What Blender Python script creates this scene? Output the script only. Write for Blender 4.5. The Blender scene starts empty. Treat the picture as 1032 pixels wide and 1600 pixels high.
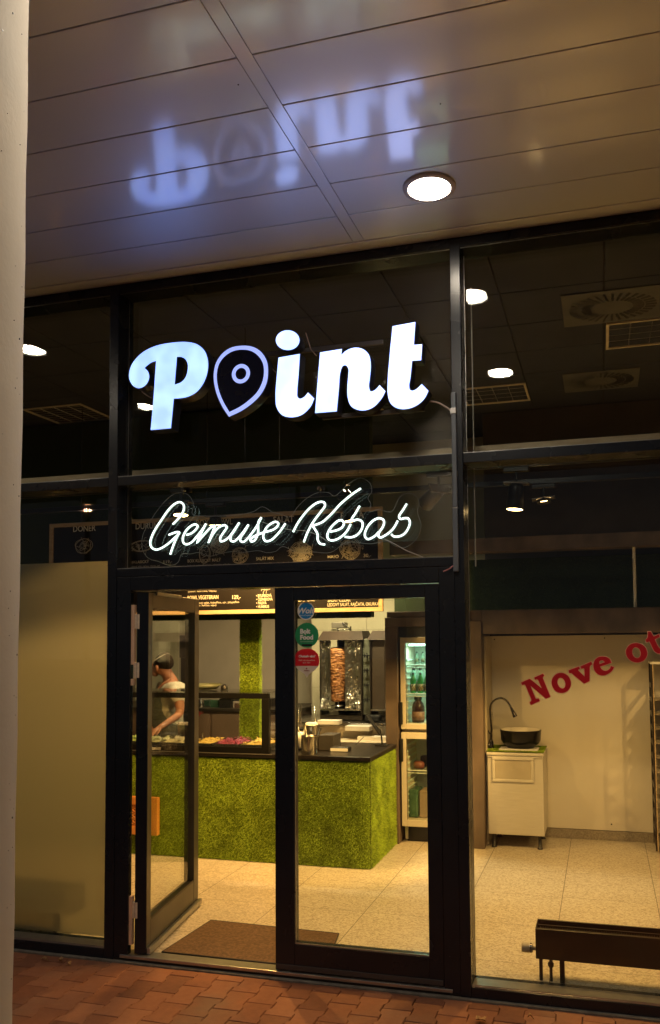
import bpy, bmesh, math, random
from math import radians as R, sin, cos, pi
from mathutils import Vector, Matrix, Euler, noise
random.seed(7)
sc = bpy.context.scene
# ---------------------------------------------------------------- camera
FPX, PX, PY, CZ = 1286.24, 583.4, 919.64, 1.7617
ROT = Euler((R(93.442), R(0.540), R(15.537)), 'XYZ')
cd = bpy.data.cameras.new('camera'); cam = bpy.data.objects.new('camera', cd)
sc.collection.objects.link(cam); sc.camera = cam
cam.location = (0, 0, CZ); cam.rotation_euler = ROT
cd.sensor_fit = 'VERTICAL'; cd.sensor_height = 36.0; cd.sensor_width = 36.0 * 1032 / 1600
cd.lens = FPX / 1600 * 36.0
cd.shift_x = -(PX - 516) / 1600; cd.shift_y = (PY - 800) / 1600
cd.clip_start = 0.05; cd.clip_end = 500
_M = ROT.to_matrix()
def ray(px, py): return _M @ Vector(((px - PX) / FPX, -(py - PY) / FPX, -1.0))
def at(px, py, Y): r = ray(px, py); return Vector((0, 0, CZ)) + r * (Y / r.y)
def atZ(px, py, Z): r = ray(px, py); return Vector((0, 0, CZ)) + r * ((Z - CZ) / r.z)
# ---------------------------------------------------------------- world (night) and exposure
w = bpy.data.worlds.new('World'); sc.world = w; w.use_nodes = True
bgn = w.node_tree.nodes['Background']
bgn.inputs[0].default_value = (0.48, 0.47, 0.52, 1); bgn.inputs[1].default_value = 0.085
sc.view_settings.view_transform = 'Standard'; sc.view_settings.look = 'None'
sc.view_settings.exposure = 0.0; sc.view_settings.gamma = 1.0
cy = sc.cycles
cy.use_denoising = True; cy.max_bounces = 10; cy.diffuse_bounces = 3; cy.glossy_bounces = 4
cy.transmission_bounces = 6; cy.transparent_max_bounces = 12
cy.caustics_reflective = False; cy.caustics_refractive = False
cy.sample_clamp_indirect = 4.0; cy.blur_glossy = 0.6
try: cy.use_light_tree = True
except Exception: pass
SPOTC = (1.0, 0.55, 0.15)
def lamp(name, kind, loc, energy, color, parent=None, rot=(0, 0, 0), **kw):
    d = bpy.data.lights.new(name, kind); d.energy = energy; d.color = color
    for k, v in kw.items(): setattr(d, k, v)
    o = bpy.data.objects.new(name, d); sc.collection.objects.link(o)
    o.location = loc; o.rotation_euler = rot
    if parent: o.parent = parent
    return o
# ---------------------------------------------------------------- materials
MATS = {}
def nt(name):
    m = bpy.data.materials.new(name); m.use_nodes = True
    n = m.node_tree.nodes; l = m.node_tree.links
    return m, n, l, n['Principled BSDF']
def mat(name, col, rough=0.5, metal=0.0, col2=None, scale=8.0, bump=0.0, bscale=None, emit=None, es=0.0, spec=0.5, detail=4, aniso=None, stretch=None, lo=.35, hi=.65):
    """Principled surface whose colour wanders between col and col2 with noise, and a noise bump."""
    if name in MATS: return MATS[name]
    m, n, l, b = nt(name)
    b.inputs['Base Color'].default_value = (*col, 1); b.inputs['Roughness'].default_value = rough
    b.inputs['Metallic'].default_value = metal; b.inputs['Specular IOR Level'].default_value = spec
    tc = n.new('ShaderNodeTexCoord'); src = tc.outputs['Object']
    if stretch:
        mp = n.new('ShaderNodeMapping'); mp.inputs['Scale'].default_value = stretch
        l.new(src, mp.inputs[0]); src = mp.outputs[0]
    if col2 is None: col2 = tuple(c * 0.86 for c in col)
    t = n.new('ShaderNodeTexNoise'); t.inputs['Scale'].default_value = scale; t.inputs['Detail'].default_value = detail
    l.new(src, t.inputs['Vector'])
    r = n.new('ShaderNodeValToRGB'); r.color_ramp.elements[0].position = lo; r.color_ramp.elements[1].position = hi
    r.color_ramp.elements[0].color = (*col, 1); r.color_ramp.elements[1].color = (*col2, 1)
    l.new(t.outputs['Fac'], r.inputs[0]); l.new(r.outputs[0], b.inputs['Base Color'])
    rr = n.new('ShaderNodeMapRange'); rr.inputs['To Min'].default_value = rough * .85; rr.inputs['To Max'].default_value = min(1, rough * 1.15)
    l.new(t.outputs['Fac'], rr.inputs[0]); l.new(rr.outputs[0], b.inputs['Roughness'])
    if bump:
        t2 = n.new('ShaderNodeTexNoise'); t2.inputs['Scale'].default_value = bscale or scale * 6; t2.inputs['Detail'].default_value = 3
        l.new(src, t2.inputs['Vector'])
        bp = n.new('ShaderNodeBump'); bp.inputs['Strength'].default_value = bump; bp.inputs['Distance'].default_value = 0.004
        l.new(t2.outputs['Fac'], bp.inputs['Height']); l.new(bp.outputs[0], b.inputs['Normal'])
    if emit:
        b.inputs['Emission Color'].default_value = (*emit, 1); b.inputs['Emission Strength'].default_value = es
    MATS[name] = m; return m
def emission(name, col, strength, col2=None, scale=6.0):
    if name in MATS: return MATS[name]
    m, n, l, b = nt(name)
    b.inputs['Base Color'].default_value = (.6, .6, .6, 1)
    b.inputs['Emission Color'].default_value = (*col, 1); b.inputs['Emission Strength'].default_value = strength
    if col2:
        tc = n.new('ShaderNodeTexCoord'); t = n.new('ShaderNodeTexNoise'); t.inputs['Scale'].default_value = scale; t.inputs['Detail'].default_value = 1
        l.new(tc.outputs['Object'], t.inputs['Vector'])
        r = n.new('ShaderNodeValToRGB'); r.color_ramp.elements[0].position = .38; r.color_ramp.elements[1].position = .66
        r.color_ramp.elements[0].color = (*col, 1); r.color_ramp.elements[1].color = (*col2, 1)
        l.new(t.outputs['Fac'], r.inputs[0]); l.new(r.outputs[0], b.inputs['Emission Color'])
    MATS[name] = m; return m
def glass_mat(name, base=.05, tint=(1, 1, 1), rough=0.0):
    m, n, l, b = nt(name); n.remove(b)
    out = n['Material Output']
    lw = n.new('ShaderNodeLayerWeight'); lw.inputs['Blend'].default_value = .5
    p = n.new('ShaderNodeMath'); p.operation = 'POWER'; p.inputs[1].default_value = 5
    l.new(lw.outputs['Facing'], p.inputs[0])
    ma = n.new('ShaderNodeMath'); ma.operation = 'MULTIPLY_ADD'; ma.inputs[1].default_value = 1 - base; ma.inputs[2].default_value = base
    l.new(p.outputs[0], ma.inputs[0])
    tr = n.new('ShaderNodeBsdfTransparent'); tr.inputs[0].default_value = (*tint, 1)
    g = n.new('ShaderNodeBsdfGlossy'); g.inputs['Roughness'].default_value = rough
    mx = n.new('ShaderNodeMixShader'); l.new(ma.outputs[0], mx.inputs[0]); l.new(tr.outputs[0], mx.inputs[1]); l.new(g.outputs[0], mx.inputs[2])
    l.new(mx.outputs[0], out.inputs['Surface']); MATS[name] = m; return m
def frost_mat():
    m, n, l, b = nt('frosted_film'); n.remove(b); out = n['Material Output']
    tl = n.new('ShaderNodeBsdfTranslucent'); tl.inputs[0].default_value = (.62, .60, .52, 1)
    rf = n.new('ShaderNodeBsdfRefraction'); rf.inputs['Roughness'].default_value = .72; rf.inputs['IOR'].default_value = 1.05; rf.inputs[0].default_value = (.8, .78, .7, 1)
    df = n.new('ShaderNodeBsdfDiffuse'); df.inputs[0].default_value = (.5, .54, .48, 1)
    m1 = n.new('ShaderNodeMixShader'); m1.inputs[0].default_value = .5; l.new(tl.outputs[0], m1.inputs[1]); l.new(rf.outputs[0], m1.inputs[2])
    m2 = n.new('ShaderNodeMixShader'); m2.inputs[0].default_value = .14; l.new(m1.outputs[0], m2.inputs[1]); l.new(df.outputs[0], m2.inputs[2])
    l.new(m2.outputs[0], out.inputs['Surface']); MATS['frosted_film'] = m; return m
GLASS = glass_mat('window_glass', .045, (.90, .93, .92))
THIN = glass_mat('display_glass', .04, (.95, .97, .96))
ACRYL = glass_mat('acrylic', .02, (.97, .99, .98))
FROST = frost_mat()
FRAME = mat('anthracite_frame', (.010, .014, .022), .27, 0, (.007, .010, .016), 3, .04, 60, spec=.42)
FRAMEW = mat('leaf_frame', (.085, .077, .064), .36, .2, (.06, .054, .045), 3, .05, 60)
GASKET = mat('rubber_gasket', (.006, .006, .007), .6)
ALU = mat('aluminium', (.45, .44, .42), .32, .85, (.36, .35, .34), 12, .1)
STEEL = mat('stainless_steel', (.62, .60, .56), .22, 1.0, (.5, .48, .45), 14, .05)
CHROME = mat('dark_chrome', (.16, .15, .14), .2, 1.0)
DARKST = mat('dark_steel', (.10, .085, .07), .38, .8, (.06, .05, .042), 9, .1)
BLACK = mat('black_plastic', (.010, .010, .011), .38)
BLACKM = mat('black_metal', (.012, .012, .013), .33, .2)
WHITE = mat('white_paint', (.76, .74, .70), .45, 0, (.70, .68, .64), 5)
WORKTOP = mat('dark_worktop', (.014, .011, .010), .3, 0, (.010, .008, .007), 20, spec=.35)
GUARDB = mat('matt_black_bar', (.005, .005, .005), .5, 0, (.004, .004, .004), 10, spec=.2)
WOODLAM = mat('wood_laminate', (.135, .098, .078), .5, 0, (.075, .055, .045), 5.5, .25, 30, detail=8, stretch=(1, 1, .55))
PINE = mat('pine_frame', (.56, .42, .27), .5, 0, (.46, .33, .20), 9, .15, stretch=(1, 1, 6))
ORWOOD = mat('orange_stained_wood', (.62, .26, .06), .45, 0, (.50, .19, .04), 8, .15, stretch=(8, 8, 1))
DARKW = mat('dark_wall_paint', (.060, .052, .050), .85, 0, (.050, .043, .042), 4, .1)
BOARDK = mat('menu_black', (.009, .007, .007), .5, spec=.3)
CHALK = mat('menu_lettering', (.74, .70, .63), .6)
CHALKD = mat('menu_drawing', (.55, .50, .44), .6)
CONC = mat('concrete_column', (.66, .61, .52), .8, 0, (.58, .53, .45), 2.2, .18, 90, detail=8)
# ---------------------------------------------------------------- mesh builder
class MB:
    def __init__(s): s.v = []; s.f = []; s.sm = []
    def add(s, vs, fs, smooth=False):
        o = len(s.v); s.v += [tuple(p) for p in vs]; s.f += [tuple(i + o for i in f) for f in fs]; s.sm += [smooth] * len(fs); return s
    def box(s, x0, x1, y0, y1, z0, z1, M=None, bev=0.0):
        if x0 > x1: x0, x1 = x1, x0
        if y0 > y1: y0, y1 = y1, y0
        if z0 > z1: z0, z1 = z1, z0
        b = min(bev, (x1 - x0) * .45, (y1 - y0) * .45, (z1 - z0) * .45)
        if b <= 0:
            vs = [Vector(p) for p in ((x0,y0,z0),(x1,y0,z0),(x1,y1,z0),(x0,y1,z0),(x0,y0,z1),(x1,y0,z1),(x1,y1,z1),(x0,y1,z1))]
            fs = [(0,3,2,1),(4,5,6,7),(0,1,5,4),(1,2,6,5),(2,3,7,6),(3,0,4,7)]
        else:
            bm = bmesh.new(); bmesh.ops.create_cube(bm, size=1)
            for v in bm.verts: v.co = Vector(((x0+x1)/2 + v.co.x*(x1-x0), (y0+y1)/2 + v.co.y*(y1-y0), (z0+z1)/2 + v.co.z*(z1-z0)))
            bmesh.ops.bevel(bm, geom=bm.edges[:], offset=b, segments=2, profile=.5, affect='EDGES')
            bm.verts.index_update(); vs = [v.co.copy() for v in bm.verts]; fs = [tuple(v.index for v in f.verts) for f in bm.faces]; bm.free()
        if M: vs = [M @ v for v in vs]
        return s.add(vs, fs)
    def tube(s, pts, r, n=10, caps=True, closed=False):
        pts = [Vector(p) for p in pts]; rs = r if isinstance(r, (list, tuple)) else [r] * len(pts)
        rings = []; up = None
        for i, p in enumerate(pts):
            a = pts[i-1] if (i > 0 or closed) else p; b = pts[(i+1) % len(pts)] if (i < len(pts)-1 or closed) else p
            d = (b - a).normalized() if (b - a).length > 1e-9 else Vector((0,0,1))
            if up is None: up = Vector((0,0,1)) if abs(d.z) < .9 else Vector((1,0,0))
            s1 = d.cross(up); s1 = s1.normalized() if s1.length > 1e-6 else Vector((1,0,0)); up = s1.cross(d).normalized()
            rings.append([p + (s1*cos(2*pi*k/n) + up*sin(2*pi*k/n))*rs[i] for k in range(n)])
        vs = [v for q in rings for v in q]; fs = []; m = len(rings)
        for i in range(m if closed else m-1):
            for k in range(n):
                a, b = i*n+k, i*n+(k+1) % n; c, d2 = ((i+1) % m)*n+(k+1) % n, ((i+1) % m)*n+k
                fs.append((a, b, c, d2))
        s.add(vs, fs, True)
        if caps and not closed: s.add(rings[0], [tuple(range(n))[::-1]]); s.add(rings[-1], [tuple(range(n))])
        return s
    def cyl(s, a, b, r, r2=None, n=24): return s.tube([a, b], [r, r if r2 is None else r2], n)
    def lathe(s, prof, c=(0,0,0), n=32, M=None, smooth=True, caps=True):
        """prof: (radius, z) from bottom to top"""
        vs = []; fs = []
        for (r, z) in prof:
            for k in range(n):
                a = 2*pi*k/n; vs.append(Vector((c[0]+r*cos(a), c[1]+r*sin(a), c[2]+z)))
        for i in range(len(prof)-1):
            for k in range(n): fs.append((i*n+k, i*n+(k+1) % n, (i+1)*n+(k+1) % n, (i+1)*n+k))
        if M: vs = [M @ v for v in vs]
        s.add(vs, fs, smooth)
        if not caps: return s
        if prof[0][0] > 1e-4: s.add(vs[:n], [tuple(range(n))[::-1]])
        if prof[-1][0] > 1e-4: s.add(vs[-n:], [tuple(range(n))])
        return s
    def prism(s, pts, y0, y1):
        """polygon of (x, z) extruded along Y"""
        n = len(pts); vs = [Vector((x, y0, z)) for x, z in pts] + [Vector((x, y1, z)) for x, z in pts]
        s.add(vs, [tuple(range(n)), tuple(range(n, 2*n))[::-1]] + [(i, i+n, (i+1) % n+n, (i+1) % n) for i in range(n)]); return s
    def build(s, name, m, parent=None, loc=(0,0,0)):
        me = bpy.data.meshes.new(name); me.from_pydata(s.v, [], s.f); me.update()
        for p, q in zip(me.polygons, s.sm): p.use_smooth = q
        o = bpy.data.objects.new(name, me); sc.collection.objects.link(o); me.materials.append(m)
        o.location = loc
        if parent: o.parent = parent
        return o
def bx(name, m, x0, x1, y0, y1, z0, z1, parent=None, bev=0.0): return MB().box(x0, x1, y0, y1, z0, z1, bev=bev).build(name, m, parent)
def tag(o, label, cat, group=None):
    o['label'] = label; o['category'] = cat
    if group: o['group'] = group
    return o
def thing(name, label, cat, loc=(0,0,0), group=None, rz=0):
    o = bpy.data.objects.new(name, None); sc.collection.objects.link(o); o.location = loc; o.rotation_euler = (0,0,rz)
    o.empty_display_size = .1
    return tag(o, label, cat, group)
def struct(o): o['kind'] = 'structure'; return o
def copy_tree(o, parent=None):
    c = o.copy(); sc.collection.objects.link(c); c.parent = parent
    for ch in [x for x in bpy.data.objects if x.parent == o]: copy_tree(ch, c)
    return c
def curve_mesh(name, cu, m, M, parent=None, smooth=False):
    o = bpy.data.objects.new('tmp', cu); sc.collection.objects.link(o)
    dg = bpy.context.evaluated_depsgraph_get(); dg.update()
    me = bpy.data.meshes.new_from_object(o.evaluated_get(dg)); bpy.data.objects.remove(o)
    me.name = name; me.transform(M); me.materials.clear(); me.materials.append(m)
    for p in me.polygons: p.use_smooth = smooth
    ob = bpy.data.objects.new(name, me); sc.collection.objects.link(ob)
    if parent: ob.parent = parent
    return ob
RX90 = Matrix.Rotation(pi/2, 4, 'X')
def text(name, body, x, z, Y, size, m, parent=None, bold=0.0, align='LEFT', rot=0.0, width=None, extrude=.0006, shear=0):
    cu = bpy.data.curves.new(name, 'FONT'); cu.body = body; cu.size = size; cu.extrude = extrude; cu.offset = bold * size
    cu.align_x = align; cu.resolution_u = 3; cu.shear = shear
    M = Matrix.Translation((x, Y, z)) @ RX90 @ Matrix.Rotation(rot, 4, 'Z')
    o = curve_mesh(name, cu, m, M, parent)
    if width:
        xs = [v.co.x for v in o.data.vertices]; w0 = max(xs) - min(xs); c = {'LEFT': min(xs), 'CENTER': (max(xs)+min(xs))/2, 'RIGHT': max(xs)}[align]
        if w0 > 1e-6:
            k = width / w0
            for v in o.data.vertices: v.co.x = c + (v.co.x - c) * k
    return o
def spline(pts, n=8, closed=True):
    """pts: (x, y) or (x, y, 1) for a corner. Catmull-Rom between corners."""
    P = [(p[0], p[1]) for p in pts]; C = [len(p) > 2 for p in pts]; N = len(P); out = []
    rng = range(N) if closed else range(N-1)
    for i in rng:
        p1, p2 = P[i], P[(i+1) % N]
        p0 = p1 if (C[i] or (not closed and i == 0)) else P[(i-1) % N]
        p3 = p2 if (C[(i+1) % N] or (not closed and i == N-2)) else P[(i+2) % N]
        if C[i] and C[(i+1) % N]: out.append(p1); continue
        d = lambda a, b: max(1e-6, math.hypot(a[0]-b[0], a[1]-b[1]) ** .5)
        t1 = d(p0, p1) if p0 != p1 else 0; t2 = t1 + d(p1, p2); t3 = t2 + (d(p2, p3) if p3 != p2 else 0)
        for k in range(n):
            u = k / n; t = t1 + (t2 - t1) * u; r = []
            for ax in (0, 1):
                m1 = (p2[ax]-p1[ax]) if t1 == 0 else (t2-t1)*((p1[ax]-p0[ax])/t1 - (p2[ax]-p0[ax])/t2 + (p2[ax]-p1[ax])/(t2-t1))
                m2 = (p2[ax]-p1[ax]) if t3 == t2 else (t2-t1)*((p2[ax]-p1[ax])/(t2-t1) - (p3[ax]-p1[ax])/(t3-t1) + (p3[ax]-p2[ax])/(t3-t2))
                r.append((2*u**3-3*u**2+1)*p1[ax] + (u**3-2*u**2+u)*m1 + (-2*u**3+3*u**2)*p2[ax] + (u**3-u**2)*m2)
            out.append(tuple(r))
    if not closed: out.append(P[-1])
    return out
def flat(name, loops, Y, ext, m, parent=None, bevel=0.0):
    """closed (x, z) loops filled as one plate (holes by even-odd), thickness 2*ext, centred on Y"""
    cu = bpy.data.curves.new(name, 'CURVE'); cu.dimensions = '2D'; cu.fill_mode = 'BOTH'; cu.extrude = ext
    if bevel: cu.bevel_depth = bevel; cu.bevel_resolution = 1; cu.offset = -bevel
    for lp in loops:
        s = cu.splines.new('POLY'); s.points.add(len(lp)-1); s.use_cyclic_u = True
        for q, p in zip(s.points, lp): q.co = (p[0], p[1], 0, 1)
    return curve_mesh(name, cu, m, Matrix.Translation((0, Y, 0)) @ RX90, parent)
def img_loop(pts, Y, ox, oy, s, n=8):
    return [(q.x, q.z) for q in (at(ox + x/s, oy + y/s, Y) for x, y in spline(pts, n))]
def circle(cx, cz, r, n=40, rz=None): return [(cx + r*cos(2*pi*k/n), cz + (rz or r)*sin(2*pi*k/n)) for k in range(n)]
# ---------------------------------------------------------------- ground outside
def ground_mat():
    m, n, l, b = nt('clay_pavers'); b.inputs['Roughness'].default_value = .82
    tc = n.new('ShaderNodeTexCoord')
    at_ = n.new('ShaderNodeAttribute'); at_.attribute_name = 'tone'
    t = n.new('ShaderNodeTexNoise'); t.inputs['Scale'].default_value = 26; t.inputs['Detail'].default_value = 8; t.inputs['Roughness'].default_value = .7
    l.new(tc.outputs['Object'], t.inputs['Vector'])
    t3 = n.new('ShaderNodeTexNoise'); t3.inputs['Scale'].default_value = 2.3; t3.inputs['Detail'].default_value = 5
    l.new(tc.outputs['Object'], t3.inputs['Vector'])
    s1 = n.new('ShaderNodeMath'); s1.operation = 'MULTIPLY_ADD'; s1.inputs[1].default_value = .5; l.new(at_.outputs['Fac'], s1.inputs[0])
    s0 = n.new('ShaderNodeMath'); s0.operation = 'MULTIPLY'; s0.inputs[1].default_value = .55; l.new(t.outputs['Fac'], s0.inputs[0]); l.new(s0.outputs[0], s1.inputs[2])
    r = n.new('ShaderNodeValToRGB'); e = r.color_ramp.elements
    e[0].position = .15; e[0].color = (.12, .045, .024, 1); e[1].position = .9; e[1].color = (.31, .135, .075, 1)
    q = e.new(.5); q.color = (.225, .082, .040, 1)
    l.new(s1.outputs[0], r.inputs[0])
    mx = n.new('ShaderNodeMix'); mx.data_type = 'RGBA'; mx.inputs['B'].default_value = (.16, .12, .09, 1)
    mr = n.new('ShaderNodeMapRange'); mr.inputs['From Min'].default_value = .52; mr.inputs['From Max'].default_value = .8; mr.inputs['To Max'].default_value = .55
    l.new(t3.outputs['Fac'], mr.inputs[0]); l.new(mr.outputs[0], mx.inputs['Factor']); l.new(r.outputs[0], mx.inputs['A']); l.new(mx.outputs['Result'], b.inputs['Base Color'])
    t2 = n.new('ShaderNodeTexNoise'); t2.inputs['Scale'].default_value = 160; t2.inputs['Detail'].default_value = 4; l.new(tc.outputs['Object'], t2.inputs['Vector'])
    bp = n.new('ShaderNodeBump'); bp.inputs['Strength'].default_value = .6; bp.inputs['Distance'].default_value = .003; l.new(t2.outputs['Fac'], bp.inputs['Height']); l.new(bp.outputs[0], b.inputs['Normal'])
    MATS['clay_pavers'] = m; return m
PAVER = ground_mat()
SAND = mat('joint_sand', (.10, .07, .05), .95, 0, (.17, .12, .085), 40, .6, 200)
GRIT = mat('concrete_strip', (.16, .145, .125), .9, 0, (.10, .09, .08), 18, .7, 120)
struct(MB().add([(-60,-60,-.014),(60,-60,-.014),(60,60,-.014),(-60,60,-.014)], [(0,1,2,3)]).build('ground', SAND))
def pavers():
    L, W1, W0 = .2, .0730, .0590           # interlocking paver: length along Y, half widths at the ends and at the waist
    half = [(-W1,-.1),(W1,-.1),(W1,-.050),(W0,-.034),(W0,.034),(W1,.050),(W1,.1),(-W1,.1),(-W1,.050),(-W0,.034),(-W0,-.034),(-W1,-.050)]
    v = []; f = []; tone = []
    px, rnd = W1 + W0, random.Random(3)
    ix = 0; x = -6.0
    while x < 4.2:
        y = -1.0 + (.1 if ix % 2 else 0)
        while y < 4.12:
            g = .0013; dx, dy = rnd.uniform(-.0012,.0012), rnd.uniform(-.0015,.0015); a = rnd.uniform(-.008,.008); dz = rnd.uniform(-.0018,.0012); tl = rnd.uniform(-.01,.01)
            tn = rnd.random(); o = len(v); n = len(half)
            for lvl, (ins, z) in enumerate(((g, -.013), (g, -.004), (g+.0028, 0.0))):
                for hx, hy in half:
                    qx = hx - math.copysign(ins, hx); qy = hy - math.copysign(ins, hy) * (1 if abs(hy) > .09 else .3)
                    rx, ry = qx*cos(a)-qy*sin(a), qx*sin(a)+qy*cos(a)
                    v.append((x+dx+rx, y+dy+ry, z+dz+tl*rx)); tone.append(tn)
            f.append(tuple(o+2*n+k for k in range(n)))
            for lv in (0, 1):
                for k in range(n): f.append((o+lv*n+k, o+lv*n+(k+1) % n, o+(lv+1)*n+(k+1) % n, o+(lv+1)*n+k))
            y += L
        x += px; ix += 1
    me = bpy.data.meshes.new('pavement'); me.from_pydata(v, [], f); me.update(); me.materials.append(PAVER)
    a_ = me.attributes.new('tone', 'FLOAT', 'POINT'); a_.data.foreach_set('value', tone)
    o = bpy.data.objects.new('pavement', me); sc.collection.objects.link(o); return struct(o)
pavers()
struct(bx('gutter_strip', GRIT, -7, 5, 4.068, 4.165, -.012, .010, bev=.004))
# far asphalt road behind the viewer and beyond the arcade
ASPH = mat('asphalt', (.045, .045, .048), .85, 0, (.06, .058, .056), 30, .5, 150)
struct(bx('pavement_beyond', GRIT, -40, 40, -6.0, -1.12, -.10, .0))
struct(bx('road', ASPH, -60, 60, -22, -6.0, -.13, -.012))
# fallen leaves and litter
LEAF = mat('dry_leaf', (.34, .20, .09), .7, 0, (.24, .12, .05), 40)
def leaf(px, py, size, rz, label):
    c = atZ(px, py, .004); v = []; f = []; n = 9
    for i in range(n):
        t = i/(n-1); wd = sin(pi*min(1, t*1.05))**.8 * .42 * size * (1 + .25*sin(i*2.4)); x = (t-.5)*size; z = .006 + .014*abs(sin(3*t+rz))
        for sgn in (-1, 0, 1): v.append((x*cos(rz)-sgn*wd*sin(rz), x*sin(rz)+sgn*wd*cos(rz), z + (.008 if sgn else 0)))
    for i in range(n-1):
        for k in (0, 1): f.append((i*3+k, (i+1)*3+k, (i+1)*3+k+1, i*3+k+1))
    mb = MB(); mb.add(v, f, True); mb.tube([(size*.5*cos(rz), size*.5*sin(rz), .008), (size*.8*cos(rz+.2), size*.8*sin(rz+.2), .004)], .0012, 5)
    o = mb.build('dry_leaf', LEAF); o.location = (c.x, c.y, 0); sd = o.modifiers.new('thickness', 'SOLIDIFY'); sd.thickness = .0008
    return tag(o, label, 'leaf', 'dry leaves lying on the paving')
leaf(70, 1502, .035, .4, 'dry curled leaf on the red paving just right of the concrete column')
leaf(95, 1503, .03, 1.8, 'small dry leaf on the red paving below the frosted pane, second from the column')
leaf(108, 1509, .025, 2.9, 'dark shrivelled leaf at the foot of the left window, nearest the dark post')
leaf(752, 1597, .06, -.7, 'long pale strip of leaf on the paving below the right window')
leaf(829, 1592, .022, .2, 'tiny pale scrap of leaf on the paving in front of the right window sill')
# ---------------------------------------------------------------- shop interior shell
def floor_mat():
    m, n, l, b = nt('terrazzo_tiles'); b.inputs['Roughness'].default_value = .34
    tc = n.new('ShaderNodeTexCoord'); sep = n.new('ShaderNodeSeparateXYZ'); l.new(tc.outputs['Object'], sep.inputs[0])
    v1 = n.new('ShaderNodeTexVoronoi'); v1.inputs['Scale'].default_value = 95; l.new(tc.outputs['Object'], v1.inputs['Vector'])
    cr = n.new('ShaderNodeValToRGB'); e = cr.color_ramp.elements; e[0].position = 0; e[0].color = (.38, .33, .26, 1); e[1].position = 1; e[1].color = (.68, .62, .53, 1)
    q = e.new(.35); q.color = (.50, .44, .36, 1); q2 = e.new(.6); q2.color = (.60, .54, .45, 1)
    bwn = n.new('ShaderNodeSeparateColor'); l.new(v1.outputs['Color'], bwn.inputs[0]); l.new(bwn.outputs[0], cr.inputs[0])
    t = n.new('ShaderNodeTexNoise'); t.inputs['Scale'].default_value = 3; t.inputs['Detail'].default_value = 6; l.new(tc.outputs['Object'], t.inputs['Vector'])
    mm = n.new('ShaderNodeMix'); mm.data_type = 'RGBA'; mm.blend_type = 'MULTIPLY'; mm.inputs['B'].default_value = (.82, .80, .77, 1); l.new(t.outputs['Fac'], mm.inputs['Factor']); l.new(cr.outputs[0], mm.inputs['A'])
    fac = None
    for ax, off, per in ((0, -.302, .5975), (1, 4.52, .5975)):
        s = n.new('ShaderNodeMath'); s.operation = 'SUBTRACT'; s.inputs[1].default_value = off - per*40; l.new(sep.outputs[ax], s.inputs[0])
        d = n.new('ShaderNodeMath'); d.operation = 'MODULO'; d.inputs[1].default_value = per; l.new(s.outputs[0], d.inputs[0])
        c = n.new('ShaderNodeMath'); c.operation = 'LESS_THAN'; c.inputs[1].default_value = .0045 if ax == 0 else .003; l.new(d.outputs[0], c.inputs[0])
        if fac is None: fac = c
        else:
            mxx = n.new('ShaderNodeMath'); mxx.operation = 'MAXIMUM'; l.new(fac.outputs[0], mxx.inputs[0]); l.new(c.outputs[0], mxx.inputs[1]); fac = mxx
    mj = n.new('ShaderNodeMix'); mj.data_type = 'RGBA'; mj.inputs['B'].default_value = (.10, .08, .06, 1)
    l.new(fac.outputs[0], mj.inputs['Factor']); l.new(mm.outputs['Result'], mj.inputs['A']); l.new(mj.outputs['Result'], b.inputs['Base Color'])
    return m
TERR = floor_mat()
FZ = .030
struct(bx('shop_floor', TERR, -7.2, 4.3, 4.170, 9.2, -.01, FZ))
WALLC = mat('cream_wall_panel', (.70, .66, .58), .5, 0, (.66, .61, .53), 2.2, .04)
TILEW = mat('kitchen_wall', (.50, .46, .38), .35, 0, (.42, .38, .31), 2.0, .03)
KWALL = struct(bx('kitchen_wall', TILEW, -7.1, -.95, 8.75, 8.9, FZ+.001, 3.79))
SKIRT = mat('terrazzo_skirting', (.36, .31, .25), .5, 0, (.20, .17, .13), 120, .1)
bw = MB().box(-1.0, 4.2, 7.385, 7.5, FZ+.001, 3.79)
struct(bw.build('back_wall', DARKW))
GREYW = mat('side_wall', (.40, .36, .30), .7, 0, (.34, .30, .25), 3)
struct(bx('left_wall', GREYW, -7.2, -7.11, 4.27, 9.1, FZ+.001, 3.79))
struct(bx('right_wall', WALLC, 4.21, 4.3, 4.27, 9.1, FZ+.001, 3.79))
# interior ceiling of square tiles
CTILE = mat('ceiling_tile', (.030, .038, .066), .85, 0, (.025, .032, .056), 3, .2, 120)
def int_ceiling():
    mb = MB(); x = -.54 - .6*11
    while x < 4.2:
        y = 4.30
        while y < 9.0:
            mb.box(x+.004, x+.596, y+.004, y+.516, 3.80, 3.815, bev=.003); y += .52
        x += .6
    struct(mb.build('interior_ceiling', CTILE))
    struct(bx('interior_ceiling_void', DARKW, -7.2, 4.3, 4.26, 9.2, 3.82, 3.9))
int_ceiling()
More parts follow.
